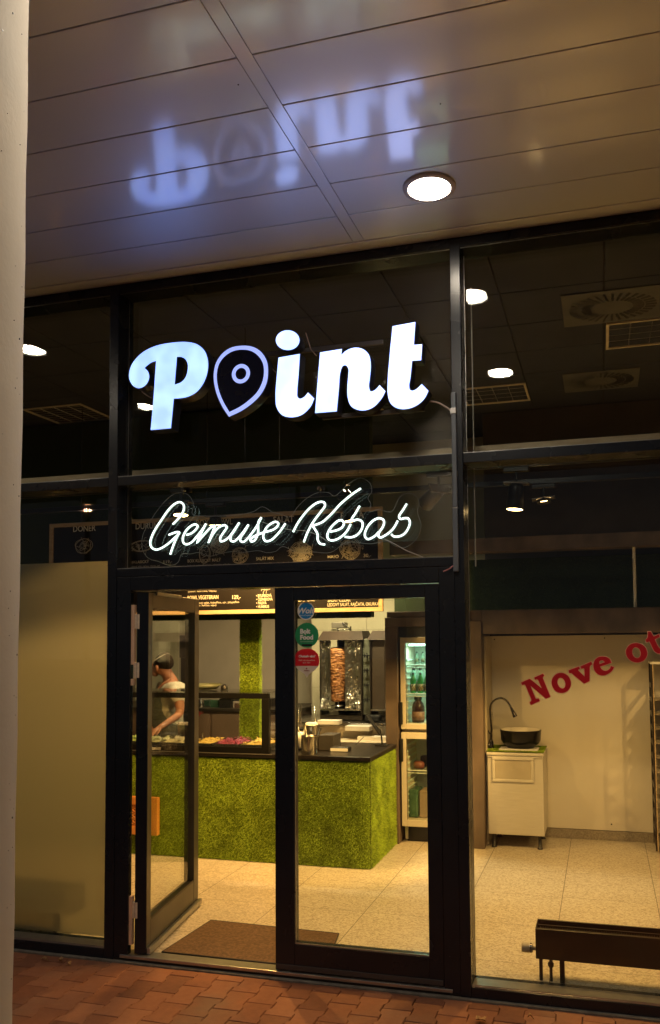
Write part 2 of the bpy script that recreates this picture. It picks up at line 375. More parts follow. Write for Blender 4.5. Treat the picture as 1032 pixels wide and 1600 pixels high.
# ---------------------------------------------------------------- canopy soffit outside
def soffit_mat():
    m, n, l, b = nt('coated_metal_board')
    b.inputs['Base Color'].default_value = (.80, .82, .88, 1); b.inputs['Metallic'].default_value = .55; b.inputs['Roughness'].default_value = .5
    b.inputs['Coat Weight'].default_value = 1.0; b.inputs['Coat IOR'].default_value = 2.35; b.inputs['Coat Roughness'].default_value = .16
    tc = n.new('ShaderNodeTexCoord'); t = n.new('ShaderNodeTexNoise'); t.inputs['Scale'].default_value = 2.2; t.inputs['Detail'].default_value = 6; l.new(tc.outputs['Object'], t.inputs['Vector'])
    mr = n.new('ShaderNodeMapRange'); mr.inputs['To Min'].default_value = .09; mr.inputs['To Max'].default_value = .15; l.new(t.outputs['Fac'], mr.inputs[0]); l.new(mr.outputs[0], b.inputs['Coat Roughness'])
    t2 = n.new('ShaderNodeTexNoise'); t2.inputs['Scale'].default_value = 260; l.new(tc.outputs['Object'], t2.inputs['Vector'])
    bp = n.new('ShaderNodeBump'); bp.inputs['Strength'].default_value = .06; bp.inputs['Distance'].default_value = .001; l.new(t2.outputs['Fac'], bp.inputs['Height']); l.new(bp.outputs[0], b.inputs['Normal'])
    MATS['coated_metal_board'] = m; return m
SOFF = soffit_mat()
HC = 3.816
can = thing('canopy', 'grey metal board soffit of the arcade above the shop front', 'ceiling', (0, 0, HC))
def canopy():
    strips = (-7.406, -4.286, -1.1665, 1.953, 5.07); hw = .0285
    xs = [-8] + [s for s in strips if s > -8] + [6]
    mb = MB()
    y = 3.716
    edges = [3.716 - .2865*k for k in range(0, 17)]
    for i in range(len(strips)-1):
        x0, x1 = strips[i]+hw+.002, strips[i+1]-hw-.002
        for k, e in enumerate(edges):
            mb.box(x0, x1, e-.2865+.0028, e-.0028, 0, .02, bev=.0022)
        mb.box(x0, x1, 3.716+.0028, 3.985, 0, .02, bev=.0022)
    mb.build('ceiling_board', SOFF, can)
    for s in strips: MB().box(s-hw, s+hw, -1.0, 3.985, .0005, .02, bev=.002).build('cover_strip', SOFF, can)
    MB().box(-7.5, 5.2, 3.9885, 4.085, -.004, .02, bev=.003).build('edge_trim', SOFF, can)
    MB().box(-8, 6, -1.2, 4.30, .022, .30).build('backing', DARKW, can)
    MB().box(-8, 6, -1.35, -1.2, -.12, .35, bev=.01).build('fascia', SOFF, can)
    for x, y_ in ((-.30, 2.43), (-.55, 3.02), (-1.25, 2.7)):
        MB().cyl((x, y_, -.0015), (x, y_, .001), .003, n=10).build('rivet', BLACK, can)
canopy()
# recessed lamps in the canopy
LAMPW = emission('lamp_lens', (1.0, .86, .66), 30)
def downlight(x, y, label, energy=5):
    t = thing('ceiling_lamp', label, 'lamp', (x, y, HC), 'round lamps recessed in the canopy')
    MB().lathe([(.098,-.012),(.118,-.012),(.121,-.006),(.121,.0),(.098,.0),(.098,-.012)], n=40, caps=False).build('trim_ring', WHITE, t)
    MB().lathe([(0,-.006),(.0965,-.006),(.0965,-.001),(0,-.001)], n=40).build('lens', LAMPW, t)
    lamp('lamp_light', 'AREA', (0, 0, -.0065), energy, (1, .86, .68), t, shape='DISK', size=.18)
    return t
downlight(-.71, 3.583, 'round lit ceiling lamp above the post between door bay and right window', 3)
downlight(-.71, 2.09, 'round canopy lamp of the second row, mirrored lower in the right window', 19)
downlight(-3.83, 3.583, 'round lit canopy lamp behind the concrete column, mirrored in the left window')
downlight(-3.83, 2.09, 'round canopy lamp of the second row, mirrored behind the letter P')
downlight(2.41, 3.583, 'round lit canopy lamp to the right, outside the picture')
# ---------------------------------------------------------------- concrete column
def column():
    mb = MB(); n = 64; prof = []; vs = []
    for i in range(40):
        z = HC*i/39; prof.append((.2 + .0010*sin(i*1.7), z))
    mb.lathe(prof, n=n); o = mb.build('concrete_column', CONC, loc=(-1.402, 1.425, 0))
    tag(o, 'round bare concrete column with small pits at the left edge', 'column')
    rnd = random.Random(5); pm = MB()
    for k in range(420):
        a = rnd.uniform(-2.9, .6); z = rnd.uniform(.1, 3.7); r = .2; s = rnd.choice([.0006, .0009, .0013, .002])
        c = Vector((r*cos(a), r*sin(a), z)); pm.tube([c*1 + Vector((cos(a), sin(a), 0))*.0006, c - Vector((cos(a), sin(a), 0))*.004], [s, s*1.1], 7)
    p = pm.build('pit', BLACK, o); p['kind'] = 'stuff'
column()
# ---------------------------------------------------------------- shop front
FY0, FY1, GY = 4.09, 4.245, 4.195
sf = thing('shop_front', 'anthracite aluminium window wall with door bay and large panes', 'shop front', (0, 0, 0))
def fb(name, x0, x1, z0, z1, y0=FY0, y1=FY1, m=FRAME, parent=sf, bev=.003): return bx(name, m, x0, x1, y0, y1, z0, z1, parent, bev)
TOPZ = 3.812
for x0, x1 in ((-6.68,-6.62), (-4.70,-4.642), (-2.70,-2.642), (-.71,-.657), (1.34,1.395), (3.4,3.455)): fb('post', x0, x1, -.005, TOPZ, y0=FY0-.001)
fb('head_rail', -7.1, 4.2, 3.766, TOPZ, y0=FY0)
bays = ((-6.62,-4.70), (-4.642,-2.70), (-2.642,-.71), (-.657,1.34), (1.395,3.4))
for i, (x0, x1) in enumerate(bays):
    a, b = x0+.0005, x1-.0005
    fb('transom', a, b, 2.641, 2.693)
    bx('glazing_bead', ALU, a+.001, b-.001, FY0+.012, FY0+.016, 3.7625, 3.7655, sf)
    bx('glazing_bead', ALU, a+.001, b-.001, FY0+.004, FY0+.009, 2.6935, 2.696, sf)
    fb('pane', a-.004, b+.004, 2.69, 3.77, GY, GY+.024, GLASS, bev=0)
    if i == 2:
        fb('transom', a, b, 2.120, 2.167); bx('glazing_bead', ALU, a+.001, b-.001, FY0+.004, FY0+.009, 2.1675, 2.170, sf)
        fb('pane', a-.004, b+.004, 2.162, 2.645, GY, GY+.024, GLASS, bev=0)
    else:
        fb('bottom_rail', a, b, .004, .060)
        fb('pane', a-.004, b+.004, .055, 2.645, GY, GY+.024, GLASS, bev=0)
        bx('sill_plate', ALU, a+.001, b-.001, FY0+.005, GY-.001, .0605, .0665, sf, .001)
        bx('glazing_bead', ALU, a+.001, b-.001, FY0+.008, FY0+.013, .067, .071, sf)
    for x in (x0+.004, x1-.008): bx('gasket', ALU if x == x0+.004 and i in (2, 3) else GASKET, x, x+.0025, GY-.006, GY-.002, .08 if i != 2 else 2.18, 3.76, sf)
bx('base_rail', BLACKM, -7.1, 4.2, FY0+.02, FY1-.01, -.01, .003, sf)
# frosted film on the left panes
for x0, x1 in ((-6.615,-4.705), (-4.637,-2.705)):
    o = bx('frosted_film', FROST, x0, x1, GY+.0265, GY+.028, .075, 2.228); o.parent = sf
# door frame
fb('door_jamb', -2.6415, -2.553, .02, 2.119, y0=FY0+.003, y1=4.128); fb('door_jamb', -.791, -.7105, .02, 2.119, y0=FY0+.003)
fb('door_head', -2.5525, -.7915, 2.040, 2.119, y0=FY0+.003)
bx('threshold', ALU, -2.60, -.75, FY0-.004, 4.168, .022, .040, sf, .003)
bx('threshold_base', BLACKM, -2.64, -.71, FY0+.001, FY1-.02, .0, .0215, sf)
# fixed leaf (closed) with its glass
def leafdoor(M_parent, W, H, yt, st, top, bot, left, right, glassm, extra=None):
    """door leaf in local x 0..W, y 0..yt, z 0..H"""
    p = M_parent
    MBp = MB()
    MBp.box(0, left, 0, yt, 0, H, bev=.003); MBp.box(W-right, W, 0, yt, 0, H, bev=.003)
    MBp.box(left+.0003, W-right-.0003, .0008, yt-.0008, H-top, H, bev=.003); MBp.box(left+.0003, W-right-.0003, .0008, yt-.0008, 0, bot, bev=.003)
    return MBp
d1 = bpy.data.objects.new('fixed_door', None); sc.collection.objects.link(d1); d1.parent = sf; d1.location = (-1.685, 4.100, .042)
W, H = .892, 1.992
leafdoor(d1, W, H, .065, 0, .068, .138, .107, .074, GLASS).build('leaf_frame', FRAME, d1)
bx('glass', GLASS, .103, W-.070, .022, .044, .13, H-.062, d1)
bx('glazing_bead', ALU, .1075, W-.0745, .006, .012, .1385, .144, d1); bx('glazing_bead', ALU, .1075, .1105, .010, .016, .144, H-.07, d1)
bx('kick_strip', mat('brush_strip', (.05, .045, .045), .5, 0), .004, W-.004, -.006, -.0008, .008, .034, d1, .002)
# open leaf, hinged on the left jamb and swung inwards
d2 = bpy.data.objects.new('open_door', None); sc.collection.objects.link(d2); d2.parent = sf
hx, hy = -2.452, 4.118; fx, fy = -2.585, 4.975
d2.location = (hx, hy, .046); d2.rotation_euler = (0, 0, math.atan2(fy-hy, fx-hx))
W2, H2 = math.hypot(fx-hx, fy-hy), 1.985
leafdoor(d2, W2, H2, .068, 0, .085, .165, .060, .085, GLASS).build('leaf_frame', FRAMEW, d2)
bx('glass', GLASS, .056, W2-.081, .022, .044, .16, H2-.08, d2)
bx('glazing_bead', DARKST, .061, W2-.086, .003, .009, .1655, .172, d2); bx('glazing_bead', DARKST, .061, W2-.086, .003, .009, H2-.092, H2-.0855, d2)
bx('hinge_edge_shade', FRAME, -.003, -.0005, .001, .067, 0, H2, d2)  # black cover plate; the shade on this outward edge is put into its colour
bx('drip_rail', ALU, .0, W2+.012, -.022, -.001, -.004, .030, d2, .004)
bx('lock_plate', STEEL, W2+.0003, W2+.003, .020, .045, .86, 1.12, d2, .001); bx('door_edge_seal', ALU, W2+.0003, W2+.0025, .004, .009, .03, H2-.02, d2)
bx('closer_rail', ALU, .10, .50, -.012, -.001, H2-.012, H2+.008, d2, .002)
HNG = mat('hinge_metal', (.80, .70, .55), .5, 0, (.66, .56, .44), 40)
for k, (y0_, y1_) in enumerate(((960, 983), (1035, 1059), (1408, 1433))):
    a, b = at(205, y0_, 4.12), at(205, y1_, 4.12)
    h = bpy.data.objects.new('hinge', None); sc.collection.objects.link(h); h.parent = sf; h.location = (-2.533, 4.135, b.z)
    MB().box(0, .030, -.030, -.004, 0, a.z-b.z, bev=.002).build('leaf_plate', HNG, h)
    mbh = MB(); mbh.cyl((-.002, -.022, -.002), (-.002, -.022, a.z-b.z+.002), .007, n=14); mbh.build('pin', HNG, h)
    mbq = MB()
    for q in range(4): mbq.cyl((.013, -.0275, (a.z-b.z)*(.15+.23*q)), (.013, -.025, (a.z-b.z)*(.15+.23*q)), .003, n=10)
    mbq.build('screw', BLACKM, h)
for za, zb in ((946, 1038), (1036+24, 1070), (1395, 1470)):
    a, b = at(206, za, 4.16), at(206, zb, 4.16); bx('keeper_strip', mat('keeper', (.85, .60, .42), .5), -2.552, -2.534, 4.10, 4.127, b.z, a.z, sf, .001)
# ---------------------------------------------------------------- cable conduit on the right post, wires
cdt = thing('cable_conduit', 'grey plastic conduit strapped to the post right of the door bay', 'conduit', (-.697, 4.071, 2.09))
MB().box(-.0135, .0135, -.010, .0185, 0, .325, bev=.004).build('lower_length', mat('grey_pvc', (.13, .15, .18), .45), cdt)
MB().box(-.0125, .0125, -.008, .0185, .3255, .912, bev=.004).build('upper_length', MATS['grey_pvc'], cdt)
MB().box(-.0145, .0145, -.011, .0185, .318, .3245, bev=.001).build('clip', ALU, cdt)
MB().box(-.017, .0135, -.011, .0185, .80, .83, bev=.002).build('clip', ALU, cdt)
def cable(name, pts, Y, r, m, label, ox=0, oy=0, s=1, Ys=None):
    P = [at(ox+x/s, oy+y/s, (Ys[0] if Ys else Y)) for i, (x, y) in enumerate(pts)]
    sp = spline([(p.x, p.z) for p in P], 8, False); n = len(sp); ys = [(Ys[0] if Ys else Y) + ((Ys[-1]-Ys[0]) if Ys else 0)*i/(n-1) for i in range(n)]
    o = MB().tube([(q[0], y, q[1]) for q, y in zip(sp, ys)], r, 8).build(name, m); tag(o, label, 'cable'); return o
PINK = mat('pink_wire', (.42, .16, .17), .5)
cable('wire', [(711,882),(702,889),(693,893)], 4.07, .0035, PINK, 'short pink wire sticking out of the foot of the grey conduit')
cable('wire', [(668,627),(684,630),(698,638),(709,646)], 0, .0045, mat('clear_wire', (.38, .28, .26), .35), 'reddish wire running from the letter t to the conduit', Ys=[4.13, 4.085])
cord = MB().cyl((-.628, GY+.075, 2.13), (-.628, GY+.075, 3.62), .0035, n=8).build('blind_cord', mat('pale_cord', (.55, .50, .46), .5))
tag(cord, 'thin pale cord hanging inside the right window beside the dark post', 'cord')
# ---------------------------------------------------------------- illuminated letters
SIGNF = emission('sign_face', (.40, .66, 1.95), 1.05, (.55, .88, 2.1), 9)
SIGNW = emission('sign_face_bright', (.72, 1.08, 2.5), 1.05, (.95, 1.25, 2.7), 9)
SIGNR = emission('pin_outline', (.34, .46, 1.1), .95)
SIDE = mat('sign_side', (.022, .026, .045), .3, .3, (.03, .035, .06), 8)
PINF = mat('pin_face', (.008, .010, .030), .25)
sign = thing('letter_sign', 'large backlit bluish white word Point with a map pin for its o', 'sign', (0,0,0))
SY = 4.045
L3 = lambda pts: img_loop(pts, SY, 180, 480, 3.822)
L4 = lambda pts: img_loop(pts, SY, 420, 480, 3.329)
def grow(loop, d):
    """offset a closed loop outwards (d>0) by moving vertices along averaged normals"""
    n = len(loop); ar = sum(loop[i][0]*loop[(i+1) % n][1]-loop[(i+1) % n][0]*loop[i][1] for i in range(n)); s = 1 if ar > 0 else -1; out = []
    for i in range(n):
        a, b, c = loop[i-1], loop[i], loop[(i+1) % n]
        n1 = (b[1]-a[1], a[0]-b[0]); n2 = (c[1]-b[1], b[0]-c[0])
        l1 = math.hypot(*n1) or 1; l2 = math.hypot(*n2) or 1; m = (n1[0]/l1+n2[0]/l2, n1[1]/l1+n2[1]/l2); lm = math.hypot(*m) or 1
        k = min(1.6, 2/lm) if lm > .3 else 1
        out.append((b[0]+s*d*k*m[0]/lm, b[1]+s*d*k*m[1]/lm))
    return out
P_out = L3([(213,733,1),(222,640),(232,520),(240,400),(246,319,1),(215,330),(192,346),(175,362,1),(195,383),(203,412),(195,445),(172,472),(140,483),(108,468),(88,435),(84,402),(97,350),(130,302),(180,260),(250,229),(340,212),(430,208),(490,222),(530,255),(550,300),(555,350),(545,410),(520,465),(480,510),(430,535),(385,543),(350,545,1),(333,722,1)])
P_in = L3([(369,295,1),(398,297),(420,310),(434,338),(435,370),(422,418),(395,448),(355,463,1),(362,380)])
D_out = L3([(680,654,1),(640,592),(605,510),(590,430),(592,380),(605,330),(640,278),(690,243),(755,230),(820,236),(870,265),(905,320),(913,380),(905,450),(870,520),(820,572),(755,618)])
D_in = L3([(683,626,1),(645,560),(620,495),(608,430),(610,380),(622,338),(652,296),(700,264),(755,253),(812,261),(855,290),(882,332),(890,380),(882,440),(850,505),(800,555),(745,595)])
i_b = L4([(52,262,1),(162,243,1),(155,350),(148,440),(150,467),(163,476),(185,467),(205,444,1),(237,475,1),(215,520),(170,560),(115,572),(70,560),(42,520),(36,460),(42,370)])
i_d = L4([(99+61*cos(t*pi/10), 171+51*sin(t*pi/10)) for t in range(20)])
n_b = L4([(268,235,1),(381,217,1),(377,250,1),(405,225),(450,210),(490,218),(520,245),(531,300),(526,370),(522,415),(530,437),(546,435),(565,420),(577,405,1),(607,437,1),(590,470),(550,515),(510,534),(470,535),(430,515),(412,470),(410,410),(415,350),(415,320),(402,302),(385,306),(372,340),(365,420),(354,541,1),(242,550,1),(255,390)])
t_b = L4([(645,99,1),(763,77,1),(755,196,1),(798,193,1),(793,275,1),(746,278,1),(738,360),(731,412),(736,430),(750,434),(770,425),(797,400,1),(831,435,1),(810,475),(770,510),(720,528),(670,525),(635,500),(620,450),(620,380),(630,250)])
def letter(name, outs, ins, m):
    cas = flat(name, [grow(o, .0035) for o in outs] + ins, SY+.043, .040, SIDE, sign)
    f = flat('face', outs + ins, SY+.0012, .0012, m, cas)
    return cas
letter('letter', [P_out], [P_in], SIGNF)
pin = flat('map_pin', [grow(D_out, .0035)], SY+.043, .040, SIDE, sign)
flat('outline', [D_out, D_in], SY+.0012, .0012, SIGNR, pin); flat('panel', [D_in], SY+.002, .0008, PINF, pin)
cc = at(180+752/3.822, 480+397/3.822, SY); ro = 61/3.822*4.05/1286*1.06; ri = 37/3.822*4.05/1286*1.06
flat('ring', [circle(cc.x, cc.z, ro), circle(cc.x, cc.z, ri)], SY+.0002, .0008, SIGNR, pin)
letter('letter', [i_b, ], [], SIGNW); letter('i_dot', [i_d], [], SIGNW); letter('letter', [n_b], [], SIGNW); letter('letter', [t_b], [], SIGNW)
for py0, py1, xa, xb in ((556, 548, 300, 600), (650, 643, 505, 665)):
    a = at(xa, py0, 4.15); b = at(xb, py1, 4.15)
    MB().box(a.x, b.x, 4.135, 4.150, (a.z+b.z)/2-.012, (a.z+b.z)/2+.012, bev=.002).build('mounting_rail', mat('rail_alu', (.14, .13, .13), .3, .7), sign)
for pts in ([(222,612),(230,618),(237,622)], [(420,567),(425,575),(432,583),(437,590)], [(478,520),(486,546),(495,556)]):
    P = [at(x, y, 4.11) for x, y in pts]; MB().tube(P, .003, 6).build('lead', MATS['clear_wire'], sign)
# ---------------------------------------------------------------- neon script
NEON = emission('neon_tube', (.80, 1.0, .93), 1.9)
NEONS = mat('neon_backing', (.30, .42, .38), .4)
nsg = thing('neon_sign', 'white script neon reading Gemuse Kebab on clear acrylic above the door', 'sign', (0,0,0))
NY = 4.130
A_ = (225, 770); B_ = (335, 780); C_ = (445, 750); D_ = (545, 770); q = 7.938
strokes = [
 (A_, [(360,390),(420,330),(475,260),(498,190),(488,140),(445,115),(380,140),(300,220),(220,335),(150,440),(100,540),(80,620),(97,678),(150,705),(210,690),(290,640),(370,570),(430,512),(440,492),(415,486),(370,498),(310,522)]),
 (A_, [(435,500),(400,570),(360,670),(328,765)]),
 (A_, [(530,522),(585,505),(640,460),(668,412),(645,392),(600,402),(540,450),(500,510),(483,570),(492,620),(530,640),(590,615),(655,545),(715,470),(770,385)]),
 (A_, [(770,382),(710,500),(658,622,1),(745,520),(830,430),(880,402)]), (A_, [(884,402),(860,470),(800,622,1),(865,500),(935,425),(1005,402),(1028,425),(990,490),(948,560),(955,602),(1000,592),(1060,545),(1120,465),(1180,375)]),
 (B_, [(310,290),(250,390),(205,460),(205,510),(240,525),(290,490),(350,420),(425,315)]),
 (B_, [(425,315),(370,410),(325,480),(325,515),(360,530),(402,500),(460,430),(530,330),(585,225)]),
 (B_, [(585,225),(550,280),(545,340),(545,400),(530,460),(500,512),(462,525),(448,503),(480,470),(540,440),(620,410),(720,382),(780,340),(795,297),(760,280),(710,300),(650,350),(615,420),(610,480),(640,520),(700,510),(770,450),(830,380),(882,300)]),
 (C_, [(105,645),(160,540),(230,440),(310,350),(390,290),(450,270),(490,280),(500,320),(460,380),(390,470),(330,560),(280,660),(237,772)]),
 (C_, [(945,105),(860,160),(770,230),(680,310),(600,400),(540,460),(470,520),(400,550),(345,565,1),(375,610),(408,670),(410,740),(440,788),(500,800)]),
 (C_, [(565,640),(640,625),(710,590),(735,540),(720,506),(680,500),(620,540),(560,610),(530,680),(540,730),(580,750),(650,735),(720,690),(775,630),(820,545)]),
 (C_, [(932,320),(880,410),(832,490),(850,505),(890,492),(940,500),(967,535),(955,610),(900,680),(830,710),(748,705)]),
 (D_, [(375,485),(320,540),(240,575),(205,545),(205,490),(250,400),(320,335),(380,315),(430,335),(440,375),(420,430),(380,490),(370,535),(395,555),(450,530),(520,480),(570,420),(610,345)]),
 (D_, [(722,135),(680,205),(625,295),(645,325),(690,315),(740,320),(760,370),(740,440),(690,510),(620,542),(560,540),(530,515)])]
tb = MB(); bk = MB()
for (ox, oy), pts in strokes:
    sp = spline(pts, 6, False)
    P = [at(ox+x/q, oy+y/q, NY) for x, y in sp]
    tb.tube(P, .0054, 8); bk.tube([p+Vector((0, .012, 0)) for p in P], .0055, 6)
tb.build('neon_tube', NEON, nsg); bk.build('tube_backing', NEONS, nsg)
o5 = lambda x, y: (180+x/3.822, 720+y/3.822); o6 = lambda x, y: (430+x/3.44, 720+y/3.44)
ol = [o5(*p) for p in ((462,318),(470,262),(442,208),(400,190),(350,200),(280,262),(205,370),(165,450),(165,530),(200,582),(262,602),(330,625),(375,608),(400,556),(450,556),(500,548),(560,570),(620,556),(700,542),(760,547),(860,537),(905,548),(960,540),(1000,512))] + \
     [o6(*p) for p in ((120,492),(200,490),(300,492),(380,440),(440,440),(520,446),(600,432),(650,460),(700,465),(760,420),(785,350),(765,270),(775,230),(755,187),(710,175),(670,197),(625,275),(560,262),(510,272),(515,232),(500,200),(520,165),(510,120),(460,92),(400,120),(318,190),(290,172),(235,170),(170,202),(120,250),(78,302))] + \
     [o5(*p) for p in ((990,318),(940,306),(880,274),(830,302),(740,322),(600,330),(540,330))]
olp = [(p.x, p.z) for p in (at(x, y, NY+.022) for x, y in spline(ol, 5))]
flat('acrylic_sheet', [olp], NY+.022, .002, ACRYL, nsg)
EDGE = mat('acrylic_edge', (.30, .33, .33), .3)
MB().tube([(x, NY+.022, z) for x, z in olp], .0013, 5, closed=True).build('cut_edge', EDGE, nsg)
for px, py in ((287, 765), (500, 763)):
    c = at(px, py, NY+.02); h = MB().cyl((c.x, NY+.005, c.z), (c.x, NY+.055, c.z), .011, n=16); h.cyl((c.x, NY+.0, c.z), (c.x, NY+.006, c.z), .006, n=12); h.tube([(c.x, NY+.01, c.z), (c.x+.001, NY+.012, c.z-.04)], .0025, 6); h.build('hanger', CHROME, nsg)
    MB().lathe([(.020, 0), (.006, .012)], n=20, M=Matrix.Translation((c.x, GY-.0125, c.z)) @ Matrix.Rotation(-pi/2, 4, 'X')).build('suction_cup', BLACK, nsg)
cable('sign_cable', [(600,842),(615,849),(635,860),(662,871)], 4.15, .0022, MATS['pale_cord'], 'thin cable running from the neon script down to the door head')
cable('sign_cable', [(330,832),(350,838),(372,842),(398,837)], 4.158, .0018, MATS['pale_cord'], 'thin cable looping behind the neon letters of the first word')
cable('sign_cable', [(408,815),(430,822),(455,828),(480,830),(500,838),(515,848)], 4.158, .0018, MATS['pale_cord'], 'thin cable crossing behind the gap between the two neon words')
# ---------------------------------------------------------------- red lettering on the right window
LR = mat('red_vinyl', (.62, .010, .020), .45); LB = mat('pale_vinyl_border', (.85, .45, .32), .5)
LY = GY-.0025
E_ = (810, 980, 9.382); F_ = (910, 980, 8.459)
def lp(pts, o): return img_loop(pts, LY, *o)
wl = thing('window_lettering', 'red slab serif window lettering reading Nove ot with a pale border', 'lettering', (0,0,0))
c1 = [(p[0], p[1], 1) for p in ((42,812),(168,757),(185,768),(345,895),(292,770),(270,760),(262,768),(248,770),(236,738),(362,682),(385,712),(372,722),(362,730),(360,742),(472,1020),(408,1048),(182,860),(255,1045),(268,1052),(285,1050),(300,1044),(318,1082),(188,1138),(168,1100),(182,1092),(194,1078),(196,1062),(108,855),(98,842),(82,842),(62,850))]
ov = lambda cx, cy, rx, ry, a, n=20: [(cx+rx*cos(t)*cos(a)-ry*sin(t)*sin(a), cy+rx*cos(t)*sin(a)+ry*sin(t)*cos(a)) for t in [2*pi*k/n for k in range(n)]]
glyphs = [
 ([lp(c1, E_)], []),
 ([lp(ov(632,817,140,148,-.35), E_)], [lp(ov(634,820,56,82,-.35), E_)]),
 ([lp([(p[0], p[1], 1) for p in ((738,634),(890,578),(905,608),(880,622),(882,636),(975,724),(970,612),(962,603),(940,606),(926,608),(912,575),(1072,505),(1088,545),(1066,555),(1050,575),(1046,790),(968,826),(800,690),(782,672),(752,676))], E_)], []),
 ([lp([(235,520,1),(388,470,1),(370,430),(330,398),(275,387),(220,395),(172,430),(150,480),(152,540),(180,595),(230,630),(290,636),(345,615),(390,580),(422,530,1),(378,512,1),(365,548),(330,572),(295,575),(262,560)], F_)], [lp([(230,490,1),(225,462),(240,442),(265,437),(288,448),(300,462,1)], F_)]),
 ([lp(ov(720,337,142,127,.25), F_)], [lp(ov(718,337,56,74,-.3), F_)]),
 ([lp([(868,60,1),(905,58,1),(945,125,1),(1015,93,1),(1026,128,1),(960,160,1),(985,220),(1010,262),(1040,290),(1090,280),(1120,300),(1090,335),(1010,348),(960,320),(930,270),(890,190,1),(850,200,1),(838,168,1),(862,140),(870,100)], F_)], [])]
for outs, ins in glyphs:
    g = flat('letter', outs + ins, LY, .0004, LR, wl)
    flat('border', [grow(o, .0032) for o in outs] + [grow(i, -.0032) for i in ins], LY+.0007, .0002, LB, g)
# small print stickers on the fixed door leaf
STY = 4.100+.022-.0012
def disc(name, px, py, r, m, parent=None, Y=STY, e=.0004, rz=None):
    c = at(px, py, Y); return flat(name, [circle(c.x, c.z, r, rz=rz)], Y, e, m, parent)
mpp = 4.12/1286*1.05
WH = mat('sticker_white', (.86, .86, .84), .5)
s1 = disc('sticker', 478.5, 954.5, 14.2*mpp, WH); tag(s1, 'round blue sticker with white rim reading Wolt, topmost on the door glass', 'sticker')
disc('disc', 478.5, 954.5, 12.6*mpp, mat('sticker_blue', (.01, .24, .62), .45), s1, STY-.0008)
def stext(body, px0, px1, py, size, m, par, bold=.02, Y=STY-.0016, shear=0, align='LEFT'):
    a, b = at(px0, py, Y), at(px1, py, Y); return text('lettering', body, a.x, a.z, Y, size, m, par, bold, 'LEFT', 0, b.x-a.x, .0002, shear)
stext('Wolt', 464.5, 482.5+8, 958.5, .042, WH, s1, .03, shear=.25); stext('doručujeme', 468.5, 488, 962.5, .010, WH, s1, 0)
s2 = disc('sticker', 479.8, 992.5, 19.6*mpp, mat('sticker_green', (.02, .30, .12), .45)); tag(s2, 'round green sticker reading Bolt Food, in the middle of the door glass stickers', 'sticker')
stext('Bolt', 469.2, 485, 989.8, .034, WH, s2, .05); stext('Food', 469.2, 489.4, 999.2, .034, WH, s2, .05)
c = at(469.5, 1002.8, STY); c2 = at(489.5, 1002.6, STY); bx('rule', WH, c.x, c2.x, STY-.0018, STY-.0014, c.z-.0006, c.z+.0006, s2); c = at(477.6, 991.5, STY); flat('dot', [circle(c.x, c.z, .003)], STY-.0016, .0002, WH, s2)
bx('strip', BLACK, at(472,1008,STY).x, at(488,1008,STY).x, STY-.0018, STY-.0014, at(480,1009.5,STY).z, at(480,1006.5,STY).z, s2)
dr = img_loop([(62,1180),(68,1110),(105,1030),(170,980),(280,958),(390,975),(460,1030),(498,1100),(508,1180),(495,1260),(450,1320),(390,1370),(330,1410),(285,1480,1),(245,1415),(180,1370),(115,1320),(75,1250)], STY, 455, 930, 11.467)
s3 = flat('sticker', [dr], STY, .0004, mat('sticker_cream', (.78, .70, .60), .5)); tag(s3, 'red drop shaped sticker with pale tip, lowest on the door glass', 'sticker')
dr2 = img_loop([(75,1268,1),(62,1180),(68,1110),(105,1030),(170,980),(280,958),(390,975),(460,1030),(498,1100),(508,1180),(494,1265,1)], STY, 455, 930, 11.467)
flat('red_field', [dr2], STY-.0008, .0003, mat('sticker_red', (.72, .012, .024), .45), s3)
stext('Chutnalo vám?', 466.5, 492.5, 1027, .017, WH, s3, .03, shear=.3); stext('Rádi vás doručíme', 467, 492, 1032.8, .012, CHALK, s3, 0); stext('až k vám', 473.5, 485, 1036.5, .012, CHALK, s3, 0)
stext('foodora', 475.5, 484, 1048.6, .010, mat('sticker_red_print', (.30, .02, .02), .5), s3, .03); c = at(479.5, 1044.5, STY); flat('emblem', [circle(c.x, c.z, .004)], STY-.0014, .0002, MATS['sticker_red_print'], s3)
# ---------------------------------------------------------------- menu boards over the counter
MY = 6.08
mb_ = thing('menu_board', 'long black menu board in a pale wood frame hanging over the counter', 'menu board', (0,0,0))
x0, x1, z0, z1 = at(79,815,MY).x, at(597,792,MY).x, at(597,955,MY).z, at(340,805,MY).z
bx('panel', BOARDK, x0+.01, x1-.01, MY+.006, MY+.02, z0+.01, z1-.01, mb_)
fw = .032
for a in ((x0, x1, z0, z0+fw), (x0, x1, z1-fw, z1)): bx('frame', PINE, a[0], a[1], MY-.012, MY+.026, a[2], a[3], mb_, .003)
for a in ((x0, x0+fw), (x1-fw, x1)): bx('frame', PINE, a[0], a[1], MY-.012, MY+.026, z0+fw+.0005, z1-fw-.0005, mb_, .003)
for x in (x0+.3, (x0+x1)/2, x1-.3): MB().cyl((x, MY+.01, z1), (x, MY+.01, 3.8), .003, n=6).build('hanging_wire', CHROME, mb_)
def mt(body, px, py, pxr, size, bold=.008, m=CHALK, Y=MY+.0045):
    a = at(px, py, Y); b = at(pxr, py, Y); return text('lettering', body, a.x, a.z, Y, size, m, mb_, bold, 'LEFT', 0, b.x-a.x, .0004)
mt('DÖNER', 114, 831, 149, .072); mt('DÜRUM', 211.5, 827, 247, .072); mt('BOX / BOWL', 306, 822, 363, .072); mt('SALÁT', 427, 817, 459, .072); mt('EXTRA', 532, 811, 568, .072)
mt('#KLASICKÝ', 206, 880.5, 233, .034); mt('119,-', 255, 880, 268, .034)
